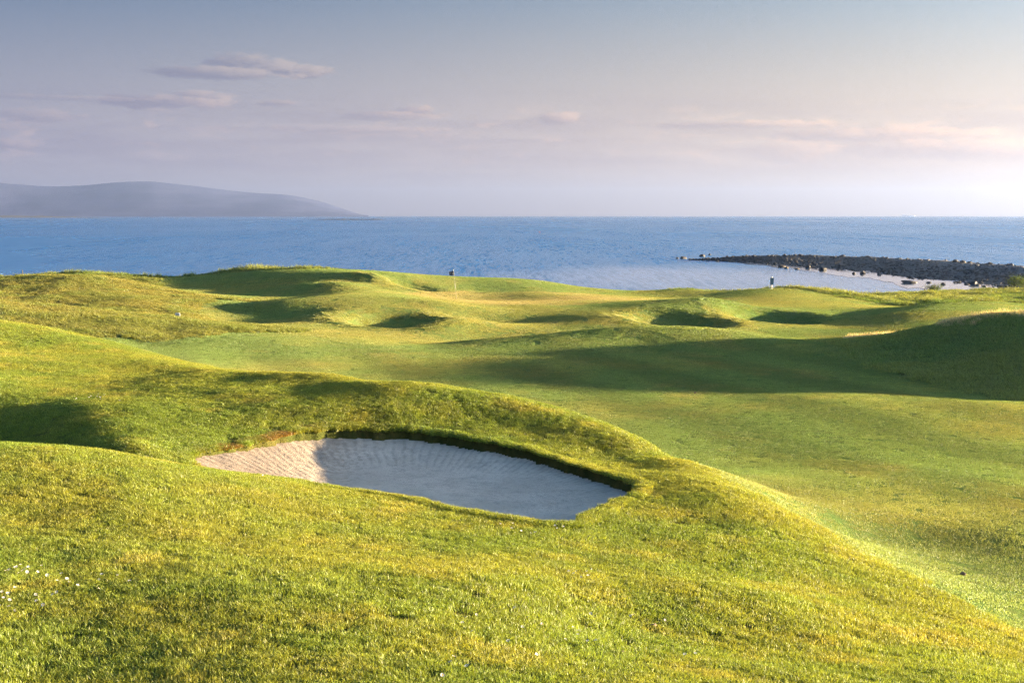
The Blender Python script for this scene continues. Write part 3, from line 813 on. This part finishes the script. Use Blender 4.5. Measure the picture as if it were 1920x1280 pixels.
put('green_grass', x, y, C_GREEN, 4, np.full(len(x), 1.0), mixc((0.105, 0.108, 0.032), (0.135, 0.115, 0.045), ss(n1, -0.5, 0.5)), 'close cut grass of the putting green', 'grass')

# brown rough on the left, dune rough on the right
C_BROWN = patch_set('dune_patch', 6, size=0.9, n=620, h=0.10, hvar=0.5, w=0.016, lean=0.9, mat=M_GRASS, clump=22)
x, y = grid_points(58, 142, 0.60); k = inside(BROWN, x, y) & (y < fringe_edge(x / y) + 3); x, y = x[k], y[k]
n1 = fbm(x * 0.16, y * 0.16, 4, 71); n2 = fbm(x * 0.7, y * 0.5, 3, 73)
c = mixc((0.086, 0.094, 0.021), (0.112, 0.102, 0.025), ss(n1, -0.5, 0.5)); t = ss(n2, 0.0, 0.6)[:, None] * 0.8
put('brown_rough_grass', x, y, C_BROWN, 6, np.clip(0.9 + 0.8 * n2, 0.4, 1.8), c * (1 - t) + np.array((0.065, 0.082, 0.016)) * t, 'dry brownish rough on the low dunes at the left', 'grass')
x, y = grid_points(40, 90, 0.55); k = inside(DUNE, x, y); x, y = x[k], y[k]
n1 = fbm(x * 0.16, y * 0.16, 4, 75); n2 = fbm(x * 0.8, y * 0.6, 3, 77)
c = mixc((0.076, 0.112, 0.028), (0.100, 0.118, 0.030), ss(n1 + 0.5 * n2, -0.5, 0.5))
put('dune_rough_grass', x, y, C_BROWN, 6, np.clip(0.8 + 0.7 * n2, 0.35, 1.6), c, 'thick green rough on the shaded dune at the right', 'grass')

# tall fringe on the seaward side
C_TALL = patch_set('fringe_patch', 6, size=1.0, n=150, h=0.42, hvar=0.5, w=0.030, lean=0.55, mat=M_GRASS, clump=9)
x, y = grid_points(108, 215, 0.80); s = x / y
k = (y > fringe_edge(s)) & (y < np.where(s * F + 960 > 1560, 215, fringe_edge(s) + 14)); x, y = x[k], y[k]
k = hz(x, y) > 0.5; x, y = x[k], y[k]
n1 = fbm(x * 0.2, y * 0.2, 4, 81); n2 = fbm(x * 0.6, y * 0.6, 3, 83)
c = mixc((0.055, 0.088, 0.018), (0.095, 0.104, 0.028), ss(n1 + 0.6 * n2, -0.4, 0.6))
pxx = x / y * F + 960
hf = np.interp(pxx, [-300, 200, 330, 420, 560, 640, 1180, 1260, 1500, 1700], [0.4, 0.55, 0.5, 0.7, 0.7, 0.15, 0.15, 0.4, 0.5, 0.55])
put('coastal_grass', x, y, C_TALL, 6, np.clip(0.85 + 1.1 * n2, 0.25, 2.0) * hf, c, 'tall uncut grass along the edge of the shore', 'grass')

# straw-coloured tall grass on the right dune
C_STRAW = patch_set('straw_patch', 4, size=0.8, n=70, h=0.30, hvar=0.5, w=0.020, lean=0.5, mat=M_GRASS, clump=7)
pts = []
for (x0, x1, D, n) in ((1596, 1700, 78, 46), (1772, 1960, 68.6, 60)):
    for i in range(n):
        px = random.uniform(x0, x1)
        dd = D + random.gauss(0, 1.0)
        if x0 > 1700: dd = np.interp(px, [1772, 1850, 1920, 1960], [68.3, 67.6, 66.8, 66.3]) + random.gauss(0.1, 0.8)
        pts.append(((px - 960) / F * dd, dd))
pts = np.array(pts); x, y = pts[:, 0], pts[:, 1]
put('straw_grass', x, y, C_STRAW, 4, rng.uniform(0.4, 0.85, len(x)), mixc((0.24, 0.20, 0.11), (0.30, 0.24, 0.14), rng.uniform(0, 1, len(x))), 'pale straw-coloured tall grass on the dune crest at the right', 'grass')

# ------------------------------------------------------------------ rocky spit
SP = np.array([  # picture x, near waterline, crest, far waterline distances, crest height
 (1300,382,384,387,0.2),(1345,371,378,386,0.7),(1380,362,378,390,1.3),(1450,342,373,388,1.7),(1500,327,369,385,1.9),(1560,309,362,379,2.0),(1600,298,355,373,2.1),(1640,287,346,365,2.1),
 (1700,266,330,351,2.2),(1800,241,306,329,2.3),(1920,226,276,301,2.4),(2100,212,255,283,2.5),(2500,198,238,268,2.6)], float)
def spit():
    px = np.linspace(1300, 2500, 300); t = np.linspace(0, 1, 40)
    P, T = np.meshgrid(px, t)
    dn, dc, df, hc = (np.interp(P, SP[:, 0], SP[:, i]) for i in (1, 2, 3, 4))
    hc = hc * 0.82
    up = np.clip(T / 0.72, 0, 1); dw = np.clip((T - 0.72) / 0.28, 0, 1)
    D = np.where(T <= 0.72, dn + (dc - dn) * up, dc + (df - dc) * dw)
    Z = np.where(T <= 0.72, -0.35 + (hc + 0.35) * (0.55 * up + 0.45 * up ** 2), hc - (hc + 0.5) * dw ** 1.5)
    X = (P - 960) / F * D
    Z = Z + 0.35 * fbm(X * 0.16, D * 0.10, 4, 201) * np.clip(hc, 0, 1) + 0.12 * fbm(X * 0.9, D * 0.9, 3, 203)
    return X, D, Z, P, T
SX, SY, SZ, SPX, ST = spit()
def shingle_mat():
    m, B, out = material('shingle')
    g = B.node('ShaderNodeNewGeometry'); pos = g.outputs['Position']; x, y, z = B.sep(pos)
    n = B.noise(pos, 0.35, 5); n2 = B.noise(pos, 2.5, 4)
    dry = B.smooth(B.math('ADD', z, B.math('MULTIPLY', B.math('SUBTRACT', n, 0.5), 2.4)), 0.6, 1.9)
    dry = B.math('MULTIPLY', dry, B.smooth(x, 75, 110))
    c = B.mix(dry, (0.040, 0.033, 0.028), (0.17, 0.155, 0.145))
    c = B.mix(B.smooth(n2, 0.4, 0.7), c, B.vmath('MULTIPLY', c, (0.5, 0.5, 0.5)))
    p = B.node('ShaderNodeBsdfPrincipled'); B.put(p.inputs['Base Color'], c); p.inputs['Roughness'].default_value = 0.75
    B.l.new(p.outputs[0], out.inputs[0]); return m
M_SHINGLE = shingle_mat()
nid = np.arange(SX.size).reshape(SX.shape)
link(bpy.data.objects.new('rocky_spit', np_mesh('rocky_spit', np.stack([SX, SY, SZ], -1).reshape(-1, 3),
     np.stack([nid[:-1, :-1], nid[:-1, 1:], nid[1:, 1:], nid[1:, :-1]], -1).reshape(-1, 4), M_SHINGLE)), None, kind='structure')

import bmesh
def rock_mesh(name, seed, mat, sub=2, flat=0.62):
    r = random.Random(seed); bm = bmesh.new(); bmesh.ops.create_icosphere(bm, subdivisions=sub, radius=0.5)
    planes = [(Vector((r.gauss(0, 1), r.gauss(0, 1), r.gauss(0, 0.8))).normalized(), r.uniform(0.30, 0.42)) for _ in range(9)]
    sx, sy = r.uniform(0.9, 1.25), r.uniform(0.75, 1.1)
    for v in bm.verts:
        p = v.co.copy()
        for n_, d_ in planes:
            k = p.dot(n_) - d_
            if k > 0: p -= n_ * k * 0.9
        p *= 1 + 0.06 * math.sin(p.x * 17 + seed) * math.cos(p.y * 13 + seed)
        v.co = Vector((p.x * sx, p.y * sy, p.z * flat * 1.3))
    me = bpy.data.meshes.new(name); bm.to_mesh(me); bm.free(); me.materials.append(mat); return me
M_BOULDER = plain('boulder_rock', (0.045, 0.038, 0.032), 0.7, 0, 0.55, 2.5)
M_BROWNROCK = plain('brown_rock', (0.075, 0.055, 0.035), 0.75, 0, 0.5, 2.5)
M_GREYROCK = plain('grey_rock', (0.15, 0.145, 0.155), 0.8, 0, 0.4, 2.5)
ROCKS_C = bpy.data.collections.new('shingle_stones_source')
for i in range(6): ROCKS_C.objects.link(bpy.data.objects.new('stone_source_%d' % i, rock_mesh('stone_source_%d' % i, 300 + i, M_SHINGLE, 1)))
# loose stones, too many to count
n = 13000
ii = rng.integers(0, SX.shape[0], n); jj = np.clip((rng.uniform(0, 1, n) ** 1.1 * SX.shape[1] * 0.72).astype(int), 0, SX.shape[1] - 1)
x = SX[ii, jj] + rng.normal(0, 0.6, n); y = SY[ii, jj] + rng.normal(0, 0.9, n); z = SZ[ii, jj]
k = z > -0.15; x, y, z = x[k], y[k], z[k]; n = len(x)
sc = np.clip(rng.lognormal(-1.2, 0.55, n), 0.12, 1.1)
S = np.stack([sc * rng.uniform(0.9, 1.4, n), sc * rng.uniform(0.8, 1.2, n), sc * rng.uniform(0.6, 1.0, n)], -1)
N = np.stack([rng.normal(0, 0.15, n), rng.normal(0, 0.15, n), np.ones(n)], -1); N /= np.linalg.norm(N, axis=1, keepdims=True)
scatter('shingle_stones', np.stack([x, y, z], -1), N, S, np.tile((0.1, 0.1, 0.1), (n, 1)), ROCKS_C, 6, 'loose dark stones and shingle heaped along the spit', 'stones')

BOULDERS = [rock_mesh('boulder', 400 + i, M_BOULDER, 2) for i in range(5)] + [rock_mesh('boulder', 410 + i, M_BROWNROCK, 2) for i in range(2)] + [rock_mesh('boulder', 420 + i, M_GREYROCK, 2) for i in range(2)]
def boulder(x, y, z, size, label, group=None, pick=None, flat=1.0):
    o = bpy.data.objects.new('boulder', BOULDERS[random.randrange(5) if pick is None else pick])
    o.location = (x, y, z); o.rotation_euler = (random.gauss(0, 0.12), random.gauss(0, 0.12), random.uniform(0, 6.28))
    o.scale = (size * random.uniform(0.95, 1.25), size * random.uniform(0.9, 1.2), size * flat * random.uniform(0.75, 1.0))
    return link(o, None, label=label, category='boulder', group=group)
def on_sea(px, py, z=0.0):
    s, t = ray(px, py); D = (EYE - z) / t; return s * D, D
# single rocks off the tip and along the sheltered side: picture x, y of the foot, width in pixels
SINGLE = [
 (1282,485.5,11,'rounded dark boulder, biggest of those in the water off the tip of the spit'),
 (1270,485,6,'small dark rock at the outermost left end of the rocks'),
 (1296,487.5,11,'low flat rock just right of the biggest tip boulder'),
 (1317,481.5,10,'low dark rock in the water between the tip and the open sea'),
 (1331,478.5,7,'small rounded rock farthest out to sea near the tip'),
 (1319,488.5,6,'small rock awash in front of the spit tip'),
 (1326,490.5,7,'flat rock awash nearest the viewer at the spit tip'),
 (1356,487.5,10,'dark boulder at the landward start of the spit tip'),
 (1346,491.5,6,'small rock beside the bright shallows at the spit tip'),
 (1465,501,13,'large brownish boulder standing in the shallows before the spit'),
 (1475,503.5,9,'low pale rock right beside the brownish boulder in the shallows'),
 (1494,505,8,'small dark rock in the shallows right of the brownish boulder'),
 (1515,502,12,'dark rock at the foot of the spit between the small rock and the broad one'),
 (1542,506,13,'broad dark rock at the waterline near the middle of the spit'),
 (1618,513,13,'big dark boulder jutting into the shallows at the middle of the spit'),
 (1601,513.5,8,'small rock left of the big boulder in the shallows'),
 (1649,514.5,9,'dark rock at the waterline right of the big boulder'),
 (1704,530,24,'long flat rock lying alone in the bright shallows'),
 (1742,530.5,13,'short flat rock right of the long flat rock in the shallows'),
 (1730,524.5,6,'small rock between the flat rocks and the spit'),
 (1737,522.5,7,'small dark rock touching the spit above the flat rocks'),
 (1769,533.5,9,'small rock in the shallows nearest the shore bushes'),
 (1824,533,17,'large dark boulder at the shoreward foot of the spit'),
 (1792,530,9,'middle sized dark rock left of the shoreward boulder'),
]
for (px, py, w, lb) in SINGLE:
    x, y = on_sea(px, py); size = w / F * y * 1.05
    fl = 0.45 if w > 20 or 'flat' in lb else 1.0
    boulder(x, y, size * 0.10 * fl, size, lb, 'single rocks in the shallows round the spit', 5 if 'brownish' in lb else (7 if 'pale' in lb else None), fl)
CREST = [(1470,476,8),(1580,479,8),(1628,480.5,8),(1662,481.7,7),(1790,491,13),(1805,491.6,13),(1817,489,8),(1855,494,10),(1520,476,7),(1700,484,7),(1740,487,7),(1890,497,9)]
for i, (px, py, w) in enumerate(CREST):
    dc, hc = np.interp(px, SP[:, 0], SP[:, 2]), np.interp(px, SP[:, 0], SP[:, 4])
    size = w / F * dc * 1.1
    boulder((px - 960) / F * dc, dc, hc * 0.82 + 0.05, size, 'dark boulder standing up on the skyline crest of the rocky spit', 'boulders on the crest of the spit')
for i in range(150):
    a = random.random()
    r_, c_ = int(random.uniform(0.0, 0.72) ** 1.2 * SX.shape[0]), int(random.uniform(0.01, 0.56) * SX.shape[1])
    if SZ[r_, c_] < -0.25: continue
    low = SZ[r_, c_] < 0.75
    g = (not low) and SX[r_, c_] > 85 and a > 0.5
    boulder(SX[r_, c_], SY[r_, c_], SZ[r_, c_] + 0.08, random.uniform(0.35, 0.95) * (1.1 if low else 0.9),
            'pale grey stone on the dry upper bank of the spit' if g else ('dark wet boulder along the lower edge of the rocky spit' if low else 'dark boulder part way up the bank of the rocky spit'),
            'pale stones on the spit bank' if g else ('boulders along the foot of the spit' if low else 'boulders on the spit bank'), random.choice((7, 8)) if g else random.choice((0, 1, 2, 3, 4, 4, 5)))

# sheltered shallows on the near side of the spit
def shallows():
    cols = 160; px = np.linspace(1352, 2300, cols); t = np.linspace(0, 1, 14)
    P, T = np.meshgrid(px, t)
    far = np.interp(P, [1180, 1290, 1345, 1380, 1450, 1560, 1640, 1700, 1800, 1920, 2100, 2300], [392, 388, 378, 368, 348, 315, 293, 272, 247, 232, 218, 210])
    wid = np.interp(P, [1180, 1250, 1330, 1450, 1600, 1750, 1850, 1920, 2300], [0.5, 2, 5, 14, 26, 30, 24, 18, 8])
    edge = np.clip(1 - T * 1.0, 0, 1) ** 2
    D = far - wid * (1 - T) * (1 + 0.35 * fbm(P / 26, T * 0 + 3, 4, 301) * 1.6)
    D = np.where(T == 1, far + 6, D)
    X = (P - 960) / F * D
    nid = np.arange(P.size).reshape(P.shape)
    me = np_mesh('shallow_water', np.stack([X, D, np.full(X.shape, 0.03)], -1).reshape(-1, 3), np.stack([nid[:-1, :-1], nid[:-1, 1:], nid[1:, 1:], nid[1:, :-1]], -1).reshape(-1, 4), M_CALM, False)
    link(bpy.data.objects.new('shallow_water', me), None, kind='structure')
shallows()

# ------------------------------------------------------------------ flag, signs, posts, buoys, ship
def tube(name, p0, p1, r0, r1, mat, parent=None, n=10):
    p0, p1 = Vector(p0), Vector(p1); d = (p1 - p0).normalized()
    u = d.orthogonal().normalized(); w = d.cross(u); v, f = [], []
    for p, r in ((p0, r0), (p1, r1)):
        for k in range(n): a = 2 * math.pi * k / n; v.append(p + (u * math.cos(a) + w * math.sin(a)) * r)
    for k in range(n): f.append((k, (k + 1) % n, n + (k + 1) % n, n + k))
    f.append(tuple(range(n - 1, -1, -1))); f.append(tuple(range(n, 2 * n)))
    return mesh_obj(name, v, f, mat, parent)
def box(name, c, s, mat, parent=None, bev=0.0):
    bm = bmesh.new(); bmesh.ops.create_cube(bm, size=1)
    for v in bm.verts: v.co = Vector((v.co.x * s[0] + c[0], v.co.y * s[1] + c[1], v.co.z * s[2] + c[2]))
    if bev: bmesh.ops.bevel(bm, geom=bm.edges[:], offset=bev, segments=2, affect='EDGES')
    me = bpy.data.meshes.new(name); bm.to_mesh(me); bm.free(); me.materials.append(mat)
    return link(bpy.data.objects.new(name, me), parent)

M_POLE = plain('pole_paint', (0.26, 0.23, 0.14), 0.4)
M_BAND = plain('pole_band', (0.42, 0.42, 0.40), 0.5)
M_WHITE = plain('white_paint', (0.80, 0.80, 0.80), 0.45)
M_FLAG = plain('flag_cloth', (0.012, 0.014, 0.035), 0.8)
M_EMBLEM = plain('flag_emblem', (0.42, 0.42, 0.50), 0.8)
M_SIGN = plain('sign_face', (0.10, 0.19, 0.28), 0.5, 0, 0.12, 8)
M_SIGNW = plain('sign_white', (0.75, 0.77, 0.82), 0.45, 0, 0.06, 20)
M_SIGNB = plain('sign_print', (0.18, 0.26, 0.45), 0.5)
M_POST = plain('weathered_post', (0.07, 0.058, 0.045), 0.8, 0, 0.4, 20)
M_STEEL = plain('galvanised_post', (0.22, 0.22, 0.23), 0.45, 0.6)

def flagstick():
    fx, fy, fz = at(856, 559.5, dmin=104)
    t = empty('flagstick', (fx, fy, fz), label='thin leaning flagstick with a dark flag standing on the green', category='flagstick')
    H = 2.25; lean = Vector((-0.105, 0.02, 1)).normalized()
    P = lambda h: lean * h
    tube('pole', P(-0.05), P(H), 0.011, 0.008, M_POLE, t)
    tube('white_band', P(0.80), P(1.18), 0.014, 0.014, M_BAND, t)
    tube('white_band', P(1.56), P(1.66), 0.012, 0.012, M_BAND, t)
    tube('pole_cap', P(H), P(H + 0.05), 0.016, 0.010, M_WHITE, t)
    # cloth with folds, streaming left and sagging
    nu, nv = 13, 9; v, f = [], []
    for j in range(nv):
        for i in range(nu):
            a = i / (nu - 1); b = j / (nv - 1)
            base = P(H - 0.02 - b * 0.37)
            v.append(base + Vector((-0.36 * a, 0.045 * math.sin(a * 7 + b * 1.5) * a, -0.10 * a * (1 - b) - 0.015 * a + 0.012 * math.sin(a * 9))))
    for j in range(nv - 1):
        for i in range(nu - 1):
            q = j * nu + i; f.append((q, q + 1, q + nu + 1, q + nu))
    fl = mesh_obj('flag', v, f, M_FLAG, t, True)
    md = fl.modifiers.new('cloth', 'SOLIDIFY'); md.thickness = 0.004
    # pale open-ended emblem printed on the cloth
    def cl(a, b):
        base = P(H - 0.02 - b * 0.37)
        return base + Vector((-0.36 * a, 0.045 * math.sin(a * 7 + b * 1.5) * a - 0.006, -0.10 * a * (1 - b) - 0.015 * a + 0.012 * math.sin(a * 9)))
    ev, ef = [], []
    for (a0, a1, b0, b1) in ((0.22, 0.34, 0.36, 0.80), (0.34, 0.72, 0.30, 0.44), (0.72, 0.84, 0.36, 0.60), (0.34, 0.62, 0.68, 0.80)):
        k = len(ev); ev += [cl(a0, b0), cl(a1, b0), cl(a1, b1), cl(a0, b1)]; ef.append((k, k + 1, k + 2, k + 3))
    mesh_obj('emblem', ev, ef, M_EMBLEM, fl)
flagstick()

def small_sign():
    sx, sy, sz = at(333, 596.5, dmin=77.6)
    k = sy / F
    t = empty('tee_sign', (sx, sy, sz), -0.12, label='small white notice board on two dark legs in the left rough', category='sign')
    w, h = 9.6 * k, 6.2 * k
    z0 = 4.2 * k
    # board with a raised middle, like a little gable
    pr = [(-w/2, z0), (w/2, z0), (w/2, z0 + h * 0.82), (w * 0.22, z0 + h), (-w * 0.22, z0 + h), (-w/2, z0 + h * 0.82)]
    v = [(a, -0.012, b) for a, b in pr] + [(a, 0.012, b) for a, b in pr]; n = len(pr)
    f = [tuple(range(n)), tuple(range(2*n-1, n-1, -1))] + [(i, n + i, n + (i+1) % n, (i+1) % n) for i in range(n)]
    b = mesh_obj('board', v, f, M_SIGNW, t)
    box('print_panel', (0.01, -0.0145, z0 + h * 0.42), (w * 0.62, 0.004, h * 0.34), M_SIGNB, b)
    for sgn in (-1, 1): box('leg', (sgn * w * 0.40, 0.03, z0 * 0.5 + 0.03), (0.035, 0.03, z0 + 0.12), M_POST, t, 0.004)
small_sign()

def shore_sign():
    sx, sy, sz = at(1447, 543, dmin=118)
    k = sy / F
    t = empty('shore_sign', (sx, sy, sz), 0.05, label='tall blue-grey sign on a single post at the edge of the shore', category='sign')
    w = 6.6 * k; z0 = 9 * k; h = 13.5 * k
    box('panel', (0, -0.03, z0 + h / 2), (w, 0.02, h), M_SIGN, t, 0.004)
    tube('post', (0, 0, -0.1), (0, 0, z0 + h + 2.6 * k), 0.030, 0.028, M_STEEL, t)
    tube('post_cap', (0, 0, z0 + h + 2.6 * k), (0, 0, z0 + h + 3.6 * k), 0.032, 0.006, M_STEEL, t)
    for zz in (0.2, 0.8): box('clamp', (0, -0.004, z0 + h * zz), (0.10, 0.03, 0.035), M_STEEL, t)
shore_sign()

for (px, D, hh, lb) in ((42, 128, 0.75, 'lone weathered wooden post on the left skyline above the sea'), (1753, 150, 0.95, 'thin wooden post in the scrub beside the shore bush'), (1735, 152, 0.6, 'shorter wooden post left of the thin post in the scrub')):
    X = (px - 960) / F * D; z = float(hz(X, D))
    o = tube('fence_post', (0, 0, -0.1), (0.02, 0, hh), 0.045, 0.038, M_POST, None, 8)
    o.location = (X, D, z); o['label'] = lb; o['category'] = 'post'

M_ORANGE = plain('buoy_paint', (0.35, 0.07, 0.03), 0.5)
M_DARKP = plain('buoy_dark', (0.05, 0.05, 0.06), 0.5)
def lathe(name, prof, mat, parent=None, n=14):
    v, f = [], []
    for (r, z) in prof:
        for k in range(n): a = 2 * math.pi * k / n; v.append((r * math.cos(a), r * math.sin(a), z))
    for j in range(len(prof) - 1):
        for k in range(n): f.append((j*n + k, j*n + (k+1) % n, (j+1)*n + (k+1) % n, (j+1)*n + k))
    return mesh_obj(name, v, f, mat, parent, True)
for (px, py, s_, lb) in ((1011, 436, 0.75, 'small dark orange buoy floating in the middle of the bay'), (1651, 412.3, 2.4, 'tiny buoy far out near the horizon at the right')):
    X, D = on_sea(px, py)
    t = empty('buoy', (X, D, 0), label=lb, category='buoy')
    lathe('float', [(0.02, -0.4*s_), (0.75*s_, -0.2*s_), (0.8*s_, 0.15*s_), (0.5*s_, 0.45*s_), (0.2*s_, 0.55*s_)], M_ORANGE, t)
    lathe('topmark', [(0.12*s_, 0.5*s_), (0.10*s_, 1.3*s_), (0.28*s_, 1.35*s_), (0.24*s_, 1.75*s_), (0.02, 1.85*s_)], M_DARKP, t)

def ship():
    D = 15000.0; X = (1699 - 960) / F * D
    t = empty('ship', (X, D, 0), 0.1, label='faint pale ship on the horizon at the far right', category='ship')
    hull = [(-70, -9, 0), (62, -9, 0), (74, 0, 0), (62, 9, 0), (-70, 9, 0), (-74, -10, 9), (68, -10, 9), (86, 0, 11), (68, 10, 9), (-74, 10, 9)]
    f = [(0,1,6,5), (1,2,7,6), (2,3,8,7), (3,4,9,8), (4,0,5,9), (5,6,7,8,9)]
    mesh_obj('hull', hull, f, M_WHITE, t)
    box('deckhouse', (-44, 0, 15.5), (22, 16, 13), M_WHITE, t, 0.6)
    lathe('funnel', [(2.5, 21.5), (2.2, 28)], M_WHITE, t).location = (-50, 0, 0)
    lathe('mast', [(0.7, 9), (0.5, 30)], M_WHITE, t).location = (20, 0, 0)
ship()

# ------------------------------------------------------------------ shore bushes
def leaf_mat():
    m, B, out = material('bush_leaves')
    g = B.node('ShaderNodeNewGeometry')
    a = B.node('ShaderNodeAttribute', attribute_name='leaf')
    c = B.mix(a.outputs['Fac'], (0.050, 0.085, 0.020), (0.13, 0.15, 0.040))
    d = B.node('ShaderNodeBsdfDiffuse'); t = B.node('ShaderNodeBsdfTranslucent'); B.put(d.inputs[0], c); B.put(t.inputs[0], c)
    mx = B.node('ShaderNodeMixShader'); mx.inputs[0].default_value = 0.4
    B.l.new(d.outputs[0], mx.inputs[1]); B.l.new(t.outputs[0], mx.inputs[2]); B.l.new(mx.outputs[0], out.inputs[0]); return m
M_LEAF = leaf_mat(); M_BARK = plain('bark', (0.06, 0.045, 0.03), 0.9, 0, 0.4, 15)
def bush(px, D, w, h, label, seed):
    r = np.random.default_rng(seed)
    X = (px - 960) / F * D; z = float(hz(X, D))
    t = empty('shore_bush', (X, D, z - 0.05), label=label, category='bush', group='bushes along the shore')
    n = 2200; cl = 16
    cc = np.stack([r.uniform(-0.36, 0.36, cl) * w, r.uniform(-0.3, 0.3, cl) * w, r.uniform(0.25, 0.85, cl) * h], -1)
    k = r.integers(0, cl, n); p = cc[k] + r.normal(0, 1, (n, 3)) * np.array([w * 0.11, w * 0.11, h * 0.12])
    p[:, 2] = np.abs(p[:, 2]); sz = r.uniform(0.025, 0.055, n) * (0.5 + 0.5 * h)
    a = r.normal(0, 1, (n, 3)); a /= np.linalg.norm(a, axis=1, keepdims=True)
    b = np.cross(a, r.normal(0, 1, (n, 3))); b /= np.linalg.norm(b, axis=1, keepdims=True)
    v = np.stack([p - a * sz[:, None], p + b * sz[:, None] * 0.5, p + a * sz[:, None], p - b * sz[:, None] * 0.5], 1).reshape(-1, 3)
    me = np_mesh('foliage', v, np.arange(n * 4).reshape(-1, 4), M_LEAF, False)
    at_ = me.attributes.new('leaf', 'FLOAT', 'POINT'); at_.data.foreach_set('value', np.repeat(np.clip(r.uniform(0, 1, cl)[k] * 0.6 + r.uniform(0, 0.4, n), 0, 1), 4).astype(np.float32))
    link(bpy.data.objects.new('foliage', me), t)
    for q in range(3):
        e = cc[q]; tube('stem', (0.03 * q, 0, -0.1), tuple(e), 0.025, 0.010, M_BARK, t, 6)
bush(1750, 166, 1.9, 1.45, 'rounded pale green bush on the shore in front of the shallows', 1)
bush(1912, 158, 2.6, 1.75, 'large bush on the shore at the right edge of the picture', 2)
bush(1704, 158, 2.6, 0.75, 'low spreading bush left of the rounded shore bush', 3)
bush(1588, 146, 1.7, 0.65, 'small low bush at the left end of the shore scrub', 4)
bush(1655, 150, 2.2, 0.6, 'low dark bush in the middle of the shore scrub', 5)
bush(1840, 165, 2.4, 0.7, 'low bush between the rounded bush and the large one', 6)
bush(520, 130.5, 5.0, 0.40, 'low green bush clump on the skyline ridge left of the flag', 7)

# ------------------------------------------------------------------ daisies and soil clods in the foreground
M_PETAL = plain('daisy_petals', (0.80, 0.78, 0.80), 0.6); M_EYE = plain('daisy_eye', (0.55, 0.36, 0.03), 0.7)
def daisy_mesh():
    v, f, mi = [], [], []
    n = 9
    for k in range(n):
        a = 2 * math.pi * k / n; b0, b1 = a - 0.30, a + 0.30
        i = len(v)
        v += [(0.003*math.cos(a), 0.003*math.sin(a), 0.040), (0.011*math.cos(b0), 0.011*math.sin(b0), 0.043), (0.014*math.cos(a), 0.014*math.sin(a), 0.044), (0.011*math.cos(b1), 0.011*math.sin(b1), 0.043)]
        f.append((i, i+1, i+2, i+3)); mi.append(0)
    i = len(v)
    for k in range(8): a = 2 * math.pi * k / 8; v.append((0.0045*math.cos(a), 0.0045*math.sin(a), 0.0425))
    v.append((0, 0, 0.046))
    for k in range(8): f.append((i + k, i + (k+1) % 8, i + 8)); mi.append(1)
    i = len(v); v += [(0.001, 0, 0), (-0.001, 0.001, 0), (0, 0, 0.041)]; f.append((i, i+1, i+2)); mi.append(1)
    me = bpy.data.meshes.new('daisy'); me.from_pydata(v, [], f); me.materials.append(M_PETAL); me.materials.append(M_EYE)
    me.polygons.foreach_set('material_index', mi); me.update(); return me
DAISY = daisy_mesh()
def daisies(n, gen, label, group):
    for i in range(n):
        px, py = gen()
        x, y, z = at(px, py)
        if y > 40 or on_sand(np.array([x]), np.array([y]), 0.02)[0]: continue
        o = bpy.data.objects.new('daisy', DAISY); o.location = (x, y, z + random.uniform(0.0, 0.015))
        o.rotation_euler = (random.gauss(0.35, 0.25), random.gauss(0, 0.25), random.uniform(-0.8, 0.8)); k = random.uniform(0.8, 1.25); o.scale = (k, k, k)
        link(o, None, label=label, category='flower', group=group)
G_ = random.gauss; U_ = random.uniform
daisies(14, lambda: (abs(G_(48, 24)), G_(1072, 7)), 'white daisy in the tight cluster high at the left edge', 'daisies in the upper left cluster')
daisies(15, lambda: (abs(G_(50, 42)), G_(1125, 14)), 'white daisy in the loose patch low at the left edge', 'daisies in the lower left patch')
daisies(10, lambda: (U_(90, 260), U_(1070, 1120)), 'white daisy straggling right of the left-hand patch', 'daisies right of the left patch')
daisies(10, lambda: (U_(930, 1060), U_(986, 1006)), 'white daisy on the mound just below the near edge of the sand', 'daisies below the bunker edge')
daisies(26, lambda: (U_(780, 1320), U_(1150, 1280)), 'white daisy scattered low in the middle of the foreground', 'daisies in the middle foreground')
daisies(8, lambda: (U_(1060, 1110), U_(1070, 1090)), 'white daisy in the small group right of centre below the bunker', 'daisies right of centre')
daisies(9, lambda: (G_(195, 20), G_(747, 5)), 'white daisy on the crest of the mound left of the bunker', 'daisies on the mound crest')
daisies(6, lambda: (U_(490, 570), U_(885, 905)), 'white daisy on the near crest left of the sand', 'daisies on the near crest')
M_CLOD = plain('soil', (0.13, 0.085, 0.055), 0.95, 0, 0.5, 60)
CLOD = rock_mesh('soil_clod', 500, M_CLOD, 2, 0.6)
for (px, py, w, lb) in ((1225, 1176, 16, 'crumbly brown soil clod in the lower right foreground grass'), (1165, 1226, 12, 'dark soil clod near the bottom edge of the picture'), (1628, 1071, 7, 'small soil clod on the edge of the rough by the fairway'),
                        (1805, 1078, 14, 'flat pinkish worm cast on the fairway at the right'), (1303, 737, 6, 'small dark clod on the fairway below the shadow edge'), (475, 1035, 0, '')):
    if not w: continue
    x, y, z = at(px, py); k = w / F * y
    o = bpy.data.objects.new('soil_clod', CLOD); o.location = (x, y, z + 0.02); o.scale = (k, k * 0.9, k * 0.8); o.rotation_euler = (0, 0, random.uniform(0, 6))
    link(o, None, label=lb, category='clod', group='loose soil lumps on the grass')
